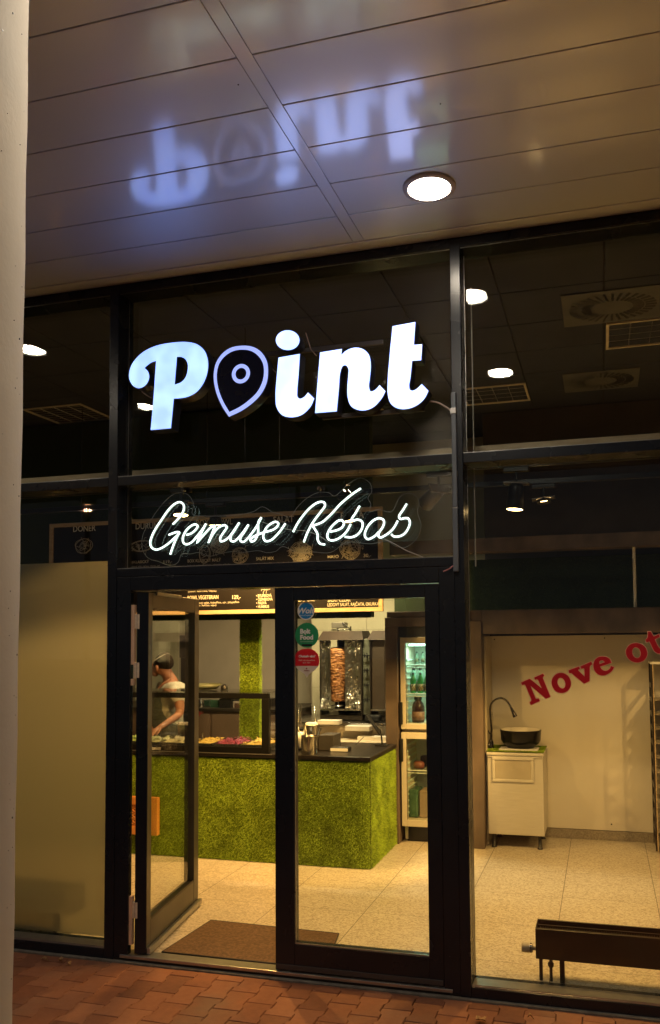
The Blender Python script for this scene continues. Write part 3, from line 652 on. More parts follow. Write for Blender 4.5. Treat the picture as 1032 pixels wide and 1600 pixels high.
mt('BOX KLASICKÝ MALÝ', 293, 879, 345, .036, .012); mt('99,-', 365, 877, 376, .036, .012)
mt('SALÁT MIX', 400.5, 875.5, 428, .036, .012); mt('99,-', 475, 873.5, 486, .036, .012)
mt('MASO', 512, 872.5, 529, .036, .012); mt('30,-', 568, 870.5, 580, .036, .012); mt('SMALL PLATE', 512, 879.5, 534, .024); mt('30,-', 569, 878, 580, .024)
mt('ledový salát, rajčata, okurka, zelí', 206, 886.5, 250, .018, 0, CHALKD); mt('ledový salát, rajčata, okurka, cibule', 293, 885, 360, .018, 0, CHALKD); mt('ledový salát, zelí, okurka', 400, 882, 455, .018, 0, CHALKD)
mt('BOWL VEGETERIAN', 293, 936.8, 341, .044, .012); mt('129,-', 362, 936, 375, .044, .012)
mt('ledový salát, rajčata, hranolky, cheddar', 294, 921, 373, .022, 0); mt('(celer, hořčice, vejce)', 294, 925.5, 338, .022, 0); mt('ledový salát, kukuřice, sýr, jalapeňos', 305, 943.5, 374, .022, 0); mt('(celer, hořčice, vejce)', 305, 947.5, 338, .022, 0)
for k, sname in enumerate(('• BYLINKOVÁ', '• ČESNEKOVÁ', '• PÁLIVÁ', '• HUMMUS')): mt(sname, 400.5, 933+k*5.7, (424.5, 426, 416.5, 420.5)[k], .032, .012)
mt('LEDOVÝ SALÁT, RAJČATA, OKURKA', 511.5, 947.5, 592, .036, 0); mt('SALÁT CÉZAR', 512, 940.5, 548, .040, .015); mt('L', 460.8, 949, 464, .05, .03); mt('SALÁT GRIL', 461, 940, 492, .040, .015)
def sketch(px, py, rx, ry, seed, loops=3, scrib=60, r=.0022):
    rnd = random.Random(seed); m = MB(); Y = MY+.003
    c = at(px, py, Y); sx = rx*MY/1286*1.05; sz = ry*MY/1286*1.05
    for k in range(loops):
        f = 1-.12*k; ph = rnd.uniform(0, 6); m.tube([(c.x+sx*f*cos(t)*(1+.06*sin(3*t+ph)), Y, c.z+sz*f*sin(t)*(1+.08*sin(2*t+ph))) for t in [2*pi*j/28 for j in range(28)]], r, 4, closed=True)
    for k in range(scrib):
        a, b_ = rnd.uniform(0, 6.28), rnd.uniform(0, .72)**.7; x, z = c.x+sx*b_*cos(a), c.z+sz*b_*sin(a); h = rnd.uniform(0, 6.28); pts = []
        for j in range(5): pts.append((x, Y, z)); h += rnd.uniform(-1.4, 1.4); x += .014*cos(h); z += .014*sin(h)
        m.tube(pts, r*.8, 4)
    return m.build('drawing', CHALKD, mb_)
sketch(131, 853, 17, 13, 1, 2, 26); sketch(222, 853, 22, 9, 2, 2, 16); sketch(343, 852, 16, 13, 3, 2, 70); sketch(375, 868, 14, 14, 4, 2, 40); sketch(470, 862, 19, 15, 5, 2, 150); sketch(548, 857, 17, 16, 6, 3, 60); sketch(416, 918, 9, 4, 7, 1, 10, .003); sketch(320, 866, 10, 16, 8, 2, 10)
# ---------------------------------------------------------------- turf: blades on real surfaces
def turf_mat():
    m, n, l, b = nt('artificial_turf'); b.inputs['Roughness'].default_value = .6; b.inputs['Specular IOR Level'].default_value = .25
    a_ = n.new('ShaderNodeAttribute'); a_.attribute_name = 'tone'; r = n.new('ShaderNodeValToRGB'); e = r.color_ramp.elements
    e[0].color = (.10, .15, .008, 1); e[1].color = (.56, .78, .07, 1); l.new(a_.outputs['Fac'], r.inputs[0]); l.new(r.outputs[0], b.inputs['Base Color']); return m
TURF = turf_mat(); TURFB = mat('turf_backing', (.045, .07, .005), .9, 0, (.07, .11, .008), 120, .8, 220)
TURFD = TURF.copy(); TURFD.name = 'shade_toned_turf'  # same turf in a darker copy; the shade up there is put into its colour
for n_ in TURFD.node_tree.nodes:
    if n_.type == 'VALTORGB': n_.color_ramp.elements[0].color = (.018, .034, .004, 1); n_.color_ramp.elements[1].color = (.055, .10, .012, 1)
TURF_SHADE_B = mat('shade_toned_turf_backing', (.015, .028, .004), .9, 0, (.025, .042, .006), 120, .8, 220)  # backing darkened along with the shaded turf copy
def turf(name, faces, dens, parent, length=.012, wd=.0022, seed=1, m=None):
    """faces: (origin, u vector, v vector, outward normal)"""
    rnd = random.Random(seed); v = []; f = []; tn = []
    for o, u, w_, nn in faces:
        o, u, w_, nn = Vector(o), Vector(u), Vector(w_), Vector(nn); cnt = int(u.length*w_.length*dens); ud, wdn = u.normalized(), w_.normalized()
        b0 = len(v); v += [o, o+u, o+u+w_, o+w_]; tn += [0]*4; f.append((b0, b0+1, b0+2, b0+3))
        for k in range(cnt):
            p = o + u*rnd.random() + w_*rnd.random()
            cl = .5+.5*noise.noise(p*9)+.35*noise.noise(p*34); a = rnd.uniform(0, 6.28); sd = (ud*cos(a)+wdn*sin(a)); tip = p + nn*length*rnd.uniform(.55, 1) + (ud*rnd.uniform(-1,1)+wdn*rnd.uniform(-1.1,.7))*length*.75
            b0 = len(v); v += [p-sd*wd*.5, p+sd*wd*.5, tip]; tnn = min(1, max(0, rnd.gauss(.7*cl+.1, .26))); tn += [tnn*.7, tnn*.7, min(1, tnn*1.3)]; f.append((b0, b0+1, b0+2))
    me = bpy.data.meshes.new(name); me.from_pydata([tuple(q_) for q_ in v], [], f); me.update(); me.materials.append(m or TURF)
    a_ = me.attributes.new('tone', 'FLOAT', 'POINT'); a_.data.foreach_set('value', tn)
    ob = bpy.data.objects.new(name, me); sc.collection.objects.link(ob); ob.parent = parent; return ob
# ---------------------------------------------------------------- counter
CX0, CX1, CY0, CY1, CT = -6.2, -1.715, 6.035, 6.87, .865
cn = thing('counter', 'serving counter clad in bright green artificial turf under a dark top', 'counter', (0,0,0))
cb = MB().box(CX0, CX1, CY0+.02, CY1, FZ, CT-.03); cb.build('carcass', TURFB, cn)
r_ = .045; fs_ = [((-3.9, CY0, FZ+.004), (3.9+CX1-r_, 0, 0), (0, 0, CT-.045-FZ), (0, -1, 0)), ((CX1, CY0+r_, FZ+.004), (0, CY1-CY0-r_, 0), (0, 0, CT-.045-FZ), (1, 0, 0))]
for k in range(5):
    a0, a1 = -pi/2+pi/2*k/5, -pi/2+pi/2*(k+1)/5; c0 = (CX1-r_, CY0+r_)
    p0 = Vector((c0[0]+r_*cos(a0), c0[1]+r_*sin(a0), FZ+.004)); p1 = Vector((c0[0]+r_*cos(a1), c0[1]+r_*sin(a1), FZ+.004)); am = (a0+a1)/2
    fs_.append((p0, p1-p0, (0, 0, CT-.045-FZ), (cos(am), sin(am), 0)))
turf('turf_cladding', fs_, 56000, cn, .017, .0028)
bx('turf_cladding', TURFB, CX0, -3.9, CY0, CY0+.019, FZ+.004, CT-.04, cn)

bx('worktop', WORKTOP, CX0, CX1+.012, CY0-.016, CY1-.002, CT-.03, CT, cn, .004)
bx('top_edge', ALU, CX0, -2.50, CY0-.019, CY0-.0165, CT-.004, CT+.002, cn)
# turf post and turf fascia above the opening
post = thing('turf_pillar', 'square post wrapped in green artificial turf rising behind the food display', 'pillar', (0,0,0))
TY = 6.50; px0, px1 = at(375.5,1000,TY).x, at(404.5,1000,TY).x
bx('core', TURFB, px0+.006, px1-.006, TY+.006, TY+.06, CT+.001, 1.925, post)
turf('turf_wrap', [((px0, TY, CT), (px1-px0, 0, 0), (0, 0, 1.93-CT), (0,-1,0)), ((px1, TY, CT), (0, .06, 0), (0, 0, 1.93-CT), (1,0,0)), ((px0, TY+.06, CT), (0, -.06, 0), (0, 0, 1.93-CT), (-1,0,0))], 55000, post, .014, .0032, 3)
fas = thing('turf_fascia', 'green turf band, shade put into its colour, above the kitchen opening behind the menu board', 'fascia', (0,0,0))
bx('core', TURF_SHADE_B, -6.9, -1.83, TY+.02, TY+.12, 1.935, 3.78, fas)
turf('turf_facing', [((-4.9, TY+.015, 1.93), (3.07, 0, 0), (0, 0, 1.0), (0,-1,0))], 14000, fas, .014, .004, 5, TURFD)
fas2 = thing('turf_wall_panel', 'turf covered wall, shade put into its colour, between the two wood beams on the right', 'wall panel', (0,0,0))
bx('core', TURF_SHADE_B, -1.80, 4.1, 7.20, 7.30, 1.99, 2.44, fas2); turf('turf_facing', [((-1.1, 7.195, 1.95), (1.9, 0, 0), (0, 0, .49), (0,-1,0))], 12000, fas2, .014, .004, 6, TURFD)
# ---------------------------------------------------------------- food display: sneeze guard, trays, food
sg = thing('sneeze_guard', 'black framed glass sneeze guard standing over the food trays', 'glass guard', (0,0,0))
gx1 = at(421.5,1100,CY0+.02).x; gz1 = 1.335
bx('top_bar', GUARDB, -5.2, gx1, CY0+.005, CY0+.030, gz1-.042, gz1, sg, .003)
bx('end_post', GUARDB, gx1-.062, gx1, CY0+.006, CY0+.045, CT+.001, gz1-.0425, sg, .003); bx('rear_post', GUARDB, gx1-.03, gx1, CY0+.36, CY0+.385, CT+.001, gz1-.004, sg, .003)
bx('bottom_bar', GUARDB, -5.2, gx1-.0625, CY0+.006, CY0+.030, CT+.001, CT+.048, sg, .003)
bx('front_glass', THIN, -5.2, gx1-.06, CY0+.014, CY0+.020, CT+.04, gz1-.03, sg); bx('end_glass', THIN, gx1-.014, gx1-.008, CY0+.046, CY0+.36, CT+.003, gz1-.003, sg)
bx('top_glass', glass_mat('shelf_glass', .16, (.92, .94, .92)), -5.2, gx1, CY0+.004, CY0+.39, gz1+.0005, gz1+.010, sg, .001)
food = dict(corn=mat('corn', (.62, .44, .09), .45, 0, (.70, .55, .2), 160, .8, 260), cabbage=mat('red_cabbage', (.16, .012, .06), .45, 0, (.34, .05, .12), 120, .9, 240), lettuce=mat('lettuce', (.16, .25, .04), .5, 0, (.42, .48, .16), 90, .9, 200), onion=mat('white_cabbage', (.60, .57, .38), .5, 0, (.40, .42, .16), 110, .9, 220), tomato=mat('tomato', (.42, .05, .02), .4, 0, (.30, .03, .015), 90, .6, 160), cheese=mat('feta', (.70, .66, .54), .5, 0, (.62, .55, .4), 90, .6, 150))
def heap(x0, x1, y0, y1, z, h, seed):
    rnd = random.Random(seed); mb = MB(); nx, ny = 26, 18; vs = []; fs = []
    for j in range(ny+1):
        for i in range(nx+1):
            u, v = i/nx, j/ny; p = Vector((u*3+seed, v*3, seed)); e = min(1, 6*min(u, 1-u, v, 1-v)); vs.append((x0+(x1-x0)*u, y0+(y1-y0)*v, z + e*h*(.55+.6*noise.noise(p*1.3)) + e*.012*noise.noise(p*9)))
    for j in range(ny):
        for i in range(nx): a = j*(nx+1)+i; fs.append((a, a+1, a+nx+2, a+nx+1))
    mb.add(vs, fs, False)
    for k in range(260):
        u, v = rnd.random(), rnd.random(); p = Vector((u*3+seed, v*3, seed)); c = Vector((x0+(x1-x0)*(.05+.9*u), y0+(y1-y0)*(.05+.9*v), z+h*(.6+.6*noise.noise(p*1.3)))); a = rnd.uniform(0, 6.28); d = Vector((cos(a), sin(a), rnd.uniform(-.4, .6)))*rnd.uniform(.006, .014)
        s2 = Vector((-sin(a), cos(a), rnd.uniform(-.3, .3)))*.003; mb.add([c-d-s2, c+d-s2, c+d+s2, c-d+s2+Vector((0,0,.003))], [(0,1,2,3)])
    return mb
kinds = [('lettuce', 'shredded lettuce'), ('cheese', 'pale cubed cheese'), ('onion', 'shredded white cabbage'), ('tomato', 'chopped tomato'), ('onion', 'pale sliced onion'), ('cabbage', 'shredded red cabbage'), ('corn', 'yellow corn')]
gx = gx1-.03
TRX = [(-2.80, -2.572, 'corn', 'steel tray of yellow corn at the right end of the food display'), (-3.045, -2.812, 'cabbage', 'steel tray of purple red cabbage with tongs, left of the corn'), (-3.285, -3.057, 'corn', 'steel tray of pale yellow cheese, directly left of the red cabbage'), (-3.525, -3.297, 'cheese', 'steel tray of white cheese behind the edge of the open door leaf'), (-3.765, -3.537, 'onion', 'steel tray of shredded white cabbage seen through the open door glass'), (-4.005, -3.777, 'lettuce', 'steel tray of green lettuce by the hand of the person'), (-4.245, -4.017, 'tomato', 'steel tray of chopped tomato hidden left of the open door')]
for i, (tx0, tx1, fk, lab) in enumerate(TRX):
    t = thing('food_tray', lab, 'tray', (0,0,0), 'trays of salad in the counter display')
    y0_, y1_ = CY0+.05, CY0+.36; mb = MB()
    mb.box(tx0, tx1, y0_, y0_+.008, CT+.001, CT+.062); mb.box(tx0, tx1, y1_-.008, y1_, CT+.001, CT+.062); mb.box(tx0, tx0+.006, y0_+.0083, y1_-.0083, CT+.001, CT+.062); mb.box(tx1-.006, tx1, y0_+.0083, y1_-.0083, CT+.001, CT+.062); mb.box(tx0+.0063, tx1-.0063, y0_+.0083, y1_-.0083, CT+.001, CT+.006)
    mb.build('pan', STEEL, t); heap(tx0+.0065, tx1-.0065, y0_+.0085, y1_-.0085, CT+.045, .045, i*3+1).build('food', food[fk], t)
def tongs(px, py, Y, a, L, label):
    c = at(px, py, Y); d = Vector((cos(a), 0, sin(a))); mb = MB()
    for s in (-1, 1):
        o_ = Vector((0, .012*s, 0)); mb.tube([c, c+d*L*.5+o_*.8+Vector((0,0,.004)), c+d*L+o_*1.4], [.004, .005, .004], 8)
    mb.tube([c-Vector((0,.008,0)), c-d*.012, c+Vector((0,.008,0))], .005, 8)
    return tag(mb.build('tongs', STEEL, None), label, 'tongs', 'serving tongs in the food trays')
tongs(372, 1153, CY0+.2, -2.72, .15, 'steel tongs lying across the red cabbage'); tongs(317, 1147, CY0+.2, -1.6, .08, 'upright steel tongs standing left of the red cabbage'); tongs(287, 1157, CY0+.2, -2.3, .08, 'steel tongs in a tray just left of the door leaf edge'); tongs(255, 1155, CY0+.2, -2.3, .10, 'steel tongs lowest by the hand of the person')
# ---------------------------------------------------------------- things on the right half of the counter
def lathe_thing(name, label, cat, prof, loc, m, group=None, n=28): o = MB().lathe(prof, n=n).build(name, m, None, loc); return tag(o, label, cat, group)
c = at(484, 1173, 6.13); cup = lathe_thing('cutlery_cup', 'round steel cup holding cutlery at the front of the counter', 'cup', [(.064,0),(.066,.004),(.066,.135),(.067,.140),(.063,.139),(.062,.01),(0,.01)], (c.x, 6.13, CT), STEEL)
rn = random.Random(2)
for k, (dx, dy, tx, ty, lab) in enumerate(((-.03, 0, -.075, .02, 'steel fork leaning left in the cutlery cup'), (-.01, .02, -.05, .05, 'steel spoon second from the left in the cutlery cup'), (.03, 0, .075, .0, 'steel knife leaning right in the cutlery cup'), (.02, .02, .045, .04, 'steel fork leaning back right in the cutlery cup'))):
    o = MB().tube([(0,0,0),(tx*.6,ty*.6,.13),(tx,ty,.185)], [.002,.003,.005], 6).build('cutlery', STEEL, None, (c.x+dx, 6.13+dy, CT+.012)); tag(o, lab, 'cutlery', 'cutlery in the steel cup')
c2_ = at(486, 1150, 6.3); o = lathe_thing('straw_cup', 'taller steel cup with white napkins behind the cutlery cup', 'cup', [(.066,0),(.068,.004),(.068,.20),(.069,.205),(.065,.204),(.064,.16),(0,.16)], (c2_.x, 6.32, CT), STEEL)
MB().box(-.045,.045,-.035,.035,.165,.222,bev=.012).build('napkins', WHITE, o)
o = lathe_thing('bowl', 'pale bowl at the left edge of the door glass on the counter', 'bowl', [(.04,0),(.07,.02),(.085,.09),(.088,.13),(.084,.13),(.07,.03),(0,.02)], (at(463,1150,6.3).x, 6.36, CT), WHITE)
o = bx('card_box', mat('dark_box', (.035,.03,.026), .5), at(498,1160,6.3).x, at(521,1160,6.3).x, 6.3, 6.5, CT+.001, CT+.125, None, .004); tag(o, 'square dark box on the counter beside the cutlery cups', 'box')
o = MB().box(-.078,.072,-.04,.05,0,.035,bev=.006).build('payment_terminal', BLACK, None, (at(532,1160,6.28).x, 6.3, CT+.001)); tag(o, 'small dark payment terminal on the counter with a pale front edge', 'terminal')
MB().box(-.075,.069,-.0412,-.0404,.004,.028).build('front_label', WHITE, o); MB().box(-.06,.055,-.03,.03,.0355,.0385,bev=.001).build('screen', DARKST, o)
ts = thing('till_screen', 'black tilted tablet on a thin stand at the back edge of the counter', 'tablet', (at(585,1160,6.7).x, 6.7, CT))
M_ = Matrix.Translation((.0,0,.17)) @ Matrix.Rotation(-.62, 4, 'Y'); MB().box(-.007,.007,-.03,.03,-.10,.10,M=M_,bev=.004).build('tablet', BLACK, ts)
MB().tube([(.07,0,0),(.06,0,.13),(.02,0,.16)], .008, 8).build('stand_leg', BLACKM, ts); MB().box(.02,.12,-.05,.05,.001,.010,bev=.003).build('foot', BLACKM, ts); MB().tube([(-.09,0,.07),(-.12,0,.04),(-.16,.0,.004)], .003, 6).build('cable', BLACK, ts)
# utensil rack behind
ur = thing('utensil_rack', 'small chrome rail with hanging utensils behind the counter left of the grill', 'rack', (0,0,0))
a = at(466,1104,7.0); b = at(492,1104,7.0); z_ = a.z; MB().tube([(a.x,7,z_-.20),(a.x+.01,7,z_),(b.x,7,z_),(b.x+.01,7,z_-.20)], .006, 8).build('rail', STEEL, ur)
MB().tube([(a.x+.03,7.0,z_+.02),(a.x+.02,7.0,z_-.16)], [.005,.012], 8).build('ladle', STEEL, ur); MB().box(a.x-.02,b.x+.03,6.94,7.08,.92,z_-.19,bev=.004).build('base', BLACKM, ur)
# ---------------------------------------------------------------- back bench and kitchen equipment
bb = thing('back_bench', 'cream fronted kitchen bench under the grills behind the counter', 'bench', (0,0,0))
bx('carcass', mat('bench_front', (.50,.43,.33), .5, 0, (.44,.38,.29), 4), -2.98, -1.86, 7.32, 8.05, FZ, .955, bb, .003); bx('top', STEEL, -3.0, -1.85, 7.29, 8.06, .956, .985, bb, .003)
for (pxa, pxb, pya, pyb) in ((498,531,1125,1132),(541,579,1134,1142),(560,605,1150,1163)):
    a, b = at(pxa, pya, 7.2), at(pxb, pyb, 7.2); o = bx('paper_stack', WHITE, a.x, b.x, 7.17, 7.28, b.z, a.z, None, .002); tag(o, {498:'flat white box under the doner grill, topmost of the three pale stacks', 541:'white paper stack to the right behind the payment terminal', 560:'lowest pale stack of paper behind the black tablet'}[pxa], 'paper', 'pale stacks on the lower shelf behind the counter')
lsh = bx('lower_shelf', MATS['bench_front'], -2.85, -1.86, 6.95, 7.285, FZ, .845); tag(lsh, 'low cream shelf unit between the counter and the back bench', 'shelf')
kb = thing('kitchen_cabinet', 'dark brown kitchen base cabinet along the back wall left of the pillar', 'cabinet', (0,0,0))
bx('carcass', mat('brown_front', (.12,.08,.055), .55, 0, (.09,.06,.04), 5), -5.6, -3.0, 7.85, 8.6, FZ, 1.02, kb, .003); bx('top', DARKST, -5.6, -2.99, 7.82, 8.62, 1.021, 1.05, kb, .003)
for x in (-5.1,-4.6,-4.15,-3.72,-3.3):
    bx('door', MATS['brown_front'], x-.20, x+.20, 7.832, 7.849, .12, .99, kb, .003)
def boxpx(name, m, pxa, pya, pxb, pyb, Y, d, parent=None, bev=.004):
    a, b = at(pxa, (pya+pyb)/2, Y), at(pxb, (pya+pyb)/2, Y); zt, zb = at((pxa+pxb)/2, pya, Y).z, at((pxa+pxb)/2, pyb, Y).z
    return bx(name, m, a.x, b.x, Y, Y+d, zb, zt, parent, bev)
ov_ = thing('microwave_oven', 'dark microwave with a pale framed door right of the black fryer', 'oven', (0,0,0)); boxpx('body', BLACKM, 362, 1094, 412, 1131, 7.95, .4, ov_); boxpx('door_frame', mat('pale_trim', (.35,.30,.24), .4), 364, 1096, 410, 1129, 7.935, .014, ov_); boxpx('window', mat('brown_window', (.09,.05,.035), .15), 367, 1099, 402, 1126, 7.925, .0095, ov_)
fr = thing('fryer', 'tall black fryer standing between the bottles and the microwave', 'fryer', (0,0,0)); boxpx('body', BLACKM, 343, 1092, 361, 1131, 7.9, .4, fr); boxpx('handle', STEEL, 348, 1127.5, 356, 1130, 7.87, .02, fr); boxpx('lid', DARKST, 342, 1088, 362, 1091.5, 7.89, .42, fr)
def blob(name, label, cat, px, py, Y, prof, m, group=None): p = at(px, py, Y); return lathe_thing(name, label, cat, prof, (p.x, Y, p.z), m, group)
blob('bottle', 'clear bottle with a bright cap above the red bowl', 'bottle', 314, 1113, 7.95, [(.0,0),(.035,0),(.036,.10),(.014,.15),(.013,.19),(.016,.195),(.016,.215),(0,.215)], STEEL)
blob('red_bowl', 'dark red bowl on the kitchen cabinet behind the glass guard', 'bowl', 313, 1121, 7.9, [(.04,0),(.075,.02),(.085,.07),(.08,.075),(0,.06)], mat('red_plastic', (.20,.015,.012), .4))
g_ = boxpx('glass_jar', mat('green_glass', (.04,.10,.06), .15), 329, 1094, 341, 1122, 7.95, .1); tag(g_, 'greenish storage jar left of the black fryer', 'jar')
g_ = boxpx('green_bin', mat('green_tub', (.03,.07,.045), .4), 318, 1094, 327, 1116, 8.1, .1); tag(g_, 'dull green tub behind the bottle with the bright cap', 'tub')
tr_ = MB(); a = at(308,1076,6.4); tr_.lathe([(.02,0),(.10,.004),(.145,.045),(.15,.047),(.10,.006),(0,.004)], n=30); o = tr_.build('plate', mat('grey_green_plate', (.13,.15,.10), .4), None, (at(324,1081,6.3).x, 6.25, 1.347)); o.scale = (1,.9,1); tag(o, 'grey green dish lying on top of the glass guard', 'dish')
o = lathe_thing('pot_lid', 'small round black knob shaped lid on top of the glass guard', 'lid', [(.03,0),(.032,.005),(.026,.03),(.012,.042),(0,.044)], (at(351,1082,6.3).x, 6.3, 1.346), BLACK)
# lit pale kitchen wall panel left and behind the grills
kp = thing('wall_tiles', 'pale cream tiled splashback behind the doner grills', 'tiles', (0,0,0)); CRT = mat('cream_tile', (.66,.62,.46), .22, 0, (.60,.56,.41), 3)
def tiles(nm, x0, x1, z0, z1, Y, par, tw=.6, th=.3):
    mb = MB(); x = x0
    while x < x1-.01:
        z = z0
        while z < z1-.01: mb.box(x+.0015, min(x+tw, x1)-.0015, Y, Y+.008, z+.0015, min(z+th, z1)-.0015, bev=.001); z += th
        x += tw
    return mb.build(nm, CRT, par)
tiles('tile_field', -2.95, -.97, .95, 2.75, 8.2, kp); bx('backing', GREYW, -2.96, -.96, 8.2085, 8.74, FZ+.001, 3.78, kp)
kq = thing('wall_tiles', 'pale tiled wall panel behind the head of the person', 'tiles', (0,0,0)); tiles('tile_field', -5.36, -4.78, 1.05, 2.7, 8.70, kq)
# ---------------------------------------------------------------- doner grills
FOIL = mat('crumpled_foil', (.55,.53,.48), .28, 1.0, (.34,.32,.28), 6, 1.0, 18, stretch=(2.2,1,.8)); SOOT = mat('sooty_steel', (.030,.024,.020), .45, .6, (.015,.012,.010), 7)
HOOD = mat('brown_hood', (.045,.028,.018), .6, 0, (.03,.02,.013), 6, spec=.2)
MEAT = mat('doner_meat', (.22,.068,.02), .42, 0, (.54,.25,.09), 30, 1.0, 45, detail=8, stretch=(1,1,2.4))
def foil_panel(x0, x1, z0, z1, Y, parent, seed):
    nx, nz = 16, 60; vs = []; fs = []
    for j in range(nz+1):
        for i in range(nx+1):
            u, v = i/nx, j/nz; p = Vector((u*2.2+seed, v*5, seed)); e = (1-v)**6*1.2 + v**12*1.0 + .22
            vs.append((x0+(x1-x0)*u + .006*noise.noise(p*3)*e, Y-.03*abs(2*u-1)**2.5 + .055*e*noise.noise(p*1.8)*.5 + .02*e*noise.noise(p*6), z0+(z1-z0)*v))
    for j in range(nz):
        for i in range(nx): a = j*(nx+1)+i; fs.append((a, a+1, a+nx+2, a+nx+1))
    o = MB().add(vs, fs, False).build('foil_shield', FOIL, parent); s = o.modifiers.new('thickness', 'SOLIDIFY'); s.thickness = .002; return o
def grill(label, pxL, pxR, Y, foil, taps, grp='doner grills on the back bench'):
    g = thing('doner_grill', label, 'grill', (0,0,0), grp)
    zt, zh, zb = at(530,986,Y).z, at(530,1000,Y).z, at(530,1118,Y).z; xL, xR = at(pxL,1050,Y).x, at(pxR,1050,Y).x; zf = at(530,1108,Y).z
    bx('base', DARKST, xL, xR, Y, Y+.45, .99, zb+.004, g, .004); bx('drip_tray', STEEL, xL+.01, xR-.01, Y-.02, Y+.10, zf-.012, zf+.004, g, .003)
    mb = MB(); a, b = xL-.02, xR+.02
    vs = [(a,Y-.02,zh),(b,Y-.02,zh),(b-.02,Y+.40,zh),(a+.02,Y+.40,zh),(a+.04,Y+.04,zt),(b-.03,Y+.04,zt),(b-.05,Y+.36,zt),(a+.05,Y+.36,zt)]
    mb.add(vs, [(0,3,2,1),(4,5,6,7),(0,1,5,4),(1,2,6,5),(2,3,7,6),(3,0,4,7)]); mb.build('hood', HOOD, g)
    bx('back_housing', SOOT, xL+.10, xR-.12, Y+.26, Y+.40, zb, zh-.001, g, .003)
    bx('side_rail', DARKST, xL, xL+.012, Y-.005, Y+.25, zb+.005, zh-.001, g, .002); bx('side_rail', DARKST, xR-.012, xR, Y-.005, Y+.25, zb+.005, zh-.001, g, .002)
    if foil:
        foil_panel(xL+.012, xL+.105, zf, zh-.002, Y+.03, g, 3); foil_panel(xR-.17, xR-.012, zf, zh-.002, Y+.03, g, 8)
        bx('catch_plate', HOOD, xL+.11, xR-.18, Y+.12, Y+.25, zf-.001, zf+.06, g, .004)
    else:
        bx('side_shield', mat('grey_brown_steel', (.22,.17,.13), .35, .8), xL+.012, xL+.14, Y+.02, Y+.03, zf, zh-.002, g, .003); bx('side_shield', STEEL, xL+.143, xL+.16, Y+.01, Y+.03, zf, zh-.002, g, .003)
    if taps:
        p = bx('gas_column', mat('gas_panel', (.17,.18,.14), .4, .4), xR+.003, xR+.075, Y+.02, Y+.30, zb+.01, zh+.01, g, .003)
        for k in range(4):
            z = at(568, 1024+23*k, Y).z; kb_ = MB().cyl((xR+.045,Y-.015,z),(xR+.045,Y+.019,z),.010,n=12); kb_.box(xR+.012,xR+.078,Y-.022,Y-.014,z-.005,z+.005,bev=.002); kb_.box(xR+.028,xR+.036,Y-.024,Y-.013,z-.022,z+.018,bev=.002); kb_.box(xR+.052,xR+.060,Y-.024,Y-.013,z-.018,z+.022,bev=.002); kb_.build('tap', BLACK, p)
    return g, xL, xR, zh, zt, zb, zf
GYY = 7.5
g1, xL, xR, zh, zt, zb, zf = grill('doner grill with crumpled foil side shields around the meat cone', 500, 566, GYY, True, True)
sx = at(529,1050,GYY+.1).x
MB().box(sx-.055,sx+.075,GYY+.06,GYY+.18,zt+.03,zt+.085,bev=.006).build('motor', mat('motor_grey', (.20,.18,.15), .4, .4), g1); MB().tube([(sx-.05,GYY+.05,zt+.012),(sx+.15,GYY+.05,zt+.012)], .007, 8).build('lock_bar', STEEL, g1); MB().tube([(sx+.06,GYY+.05,zt+.08),(sx+.14,GYY+.05,zt+.015)], .005, 8).build('lever', BLACK, g1)
MB().box(sx+.135,sx+.15,GYY+.04,GYY+.06,zt-.02,zt+.045,bev=.002).build('lock_pin', STEEL, g1)
dk = thing('doner_kebab', 'browned cone of stacked doner meat on a vertical steel spit', 'meat', (sx, GYY+.10, 0))
MB().cyl((0,0,zf+.0),(0,0,zt+.03),.009,n=14).build('spit', STEEL, dk); MB().lathe([(.0,zf+.02),(.07,zf+.02),(.075,zf+.028),(0,zf+.03)]).build('spit_plate', STEEL, dk)
def cone():
    n, m = 72, 110; vs = []; fs = []; z0, z1 = at(530,1096,GYY+.1).z, at(530,1010,GYY+.1).z; k_ = (GYY+.1)/1286*1.05
    prof = [(0,0),(.0,.0),(7.5,.0),(8.8,.03),(9.2,.12),(10.2,.4),(11.5,.75),(12.3,.90),(11.6,.96),(8,.985),(3,1.0),(0,1.0)]
    import bisect
    def rad(v):
        for i in range(2, len(prof)-1):
            if prof[i][1] <= v <= prof[i+1][1]:
                t = (v-prof[i][1])/max(1e-6, prof[i+1][1]-prof[i][1]); return prof[i][0]*(1-t)+prof[i+1][0]*t
        return 0
    for j in range(m+1):
        v = j/m; r0 = rad(v)*k_ if 0 < j < m else .0
        for i in range(n):
            a = 2*pi*i/n; p = Vector((cos(a)*1.6, sin(a)*1.6, v*9)); lay = .5+.5*noise.noise(Vector((cos(a)*.8, sin(a)*.8, v*22)))
            r = 1.27*r0*(1+.07*noise.noise(p)+.055*noise.noise(Vector((p.x*1.5, p.y*1.5, v*46)))+.035*noise.noise(p*5)); vs.append((r*cos(a), r*sin(a), z0+(z1-z0)*v - .006*lay))
    for j in range(m):
        for i in range(n): fs.append((j*n+i, j*n+(i+1) % n, (j+1)*n+(i+1) % n, (j+1)*n+i))
    MB().add(vs, fs, False).build('meat', MEAT, dk)
cone()
g2, *_ = grill('unused doner grill with bare grey shields half behind the wood portal', 578, 640, GYY, False, False)
hs = bx('black_hose', BLACK, at(575,1110,GYY).x, at(600,1110,GYY).x, GYY-.12, GYY-.04, .99, 1.05, None, .02); tag(hs, 'black tap block between the two grills on the bench', 'tap')
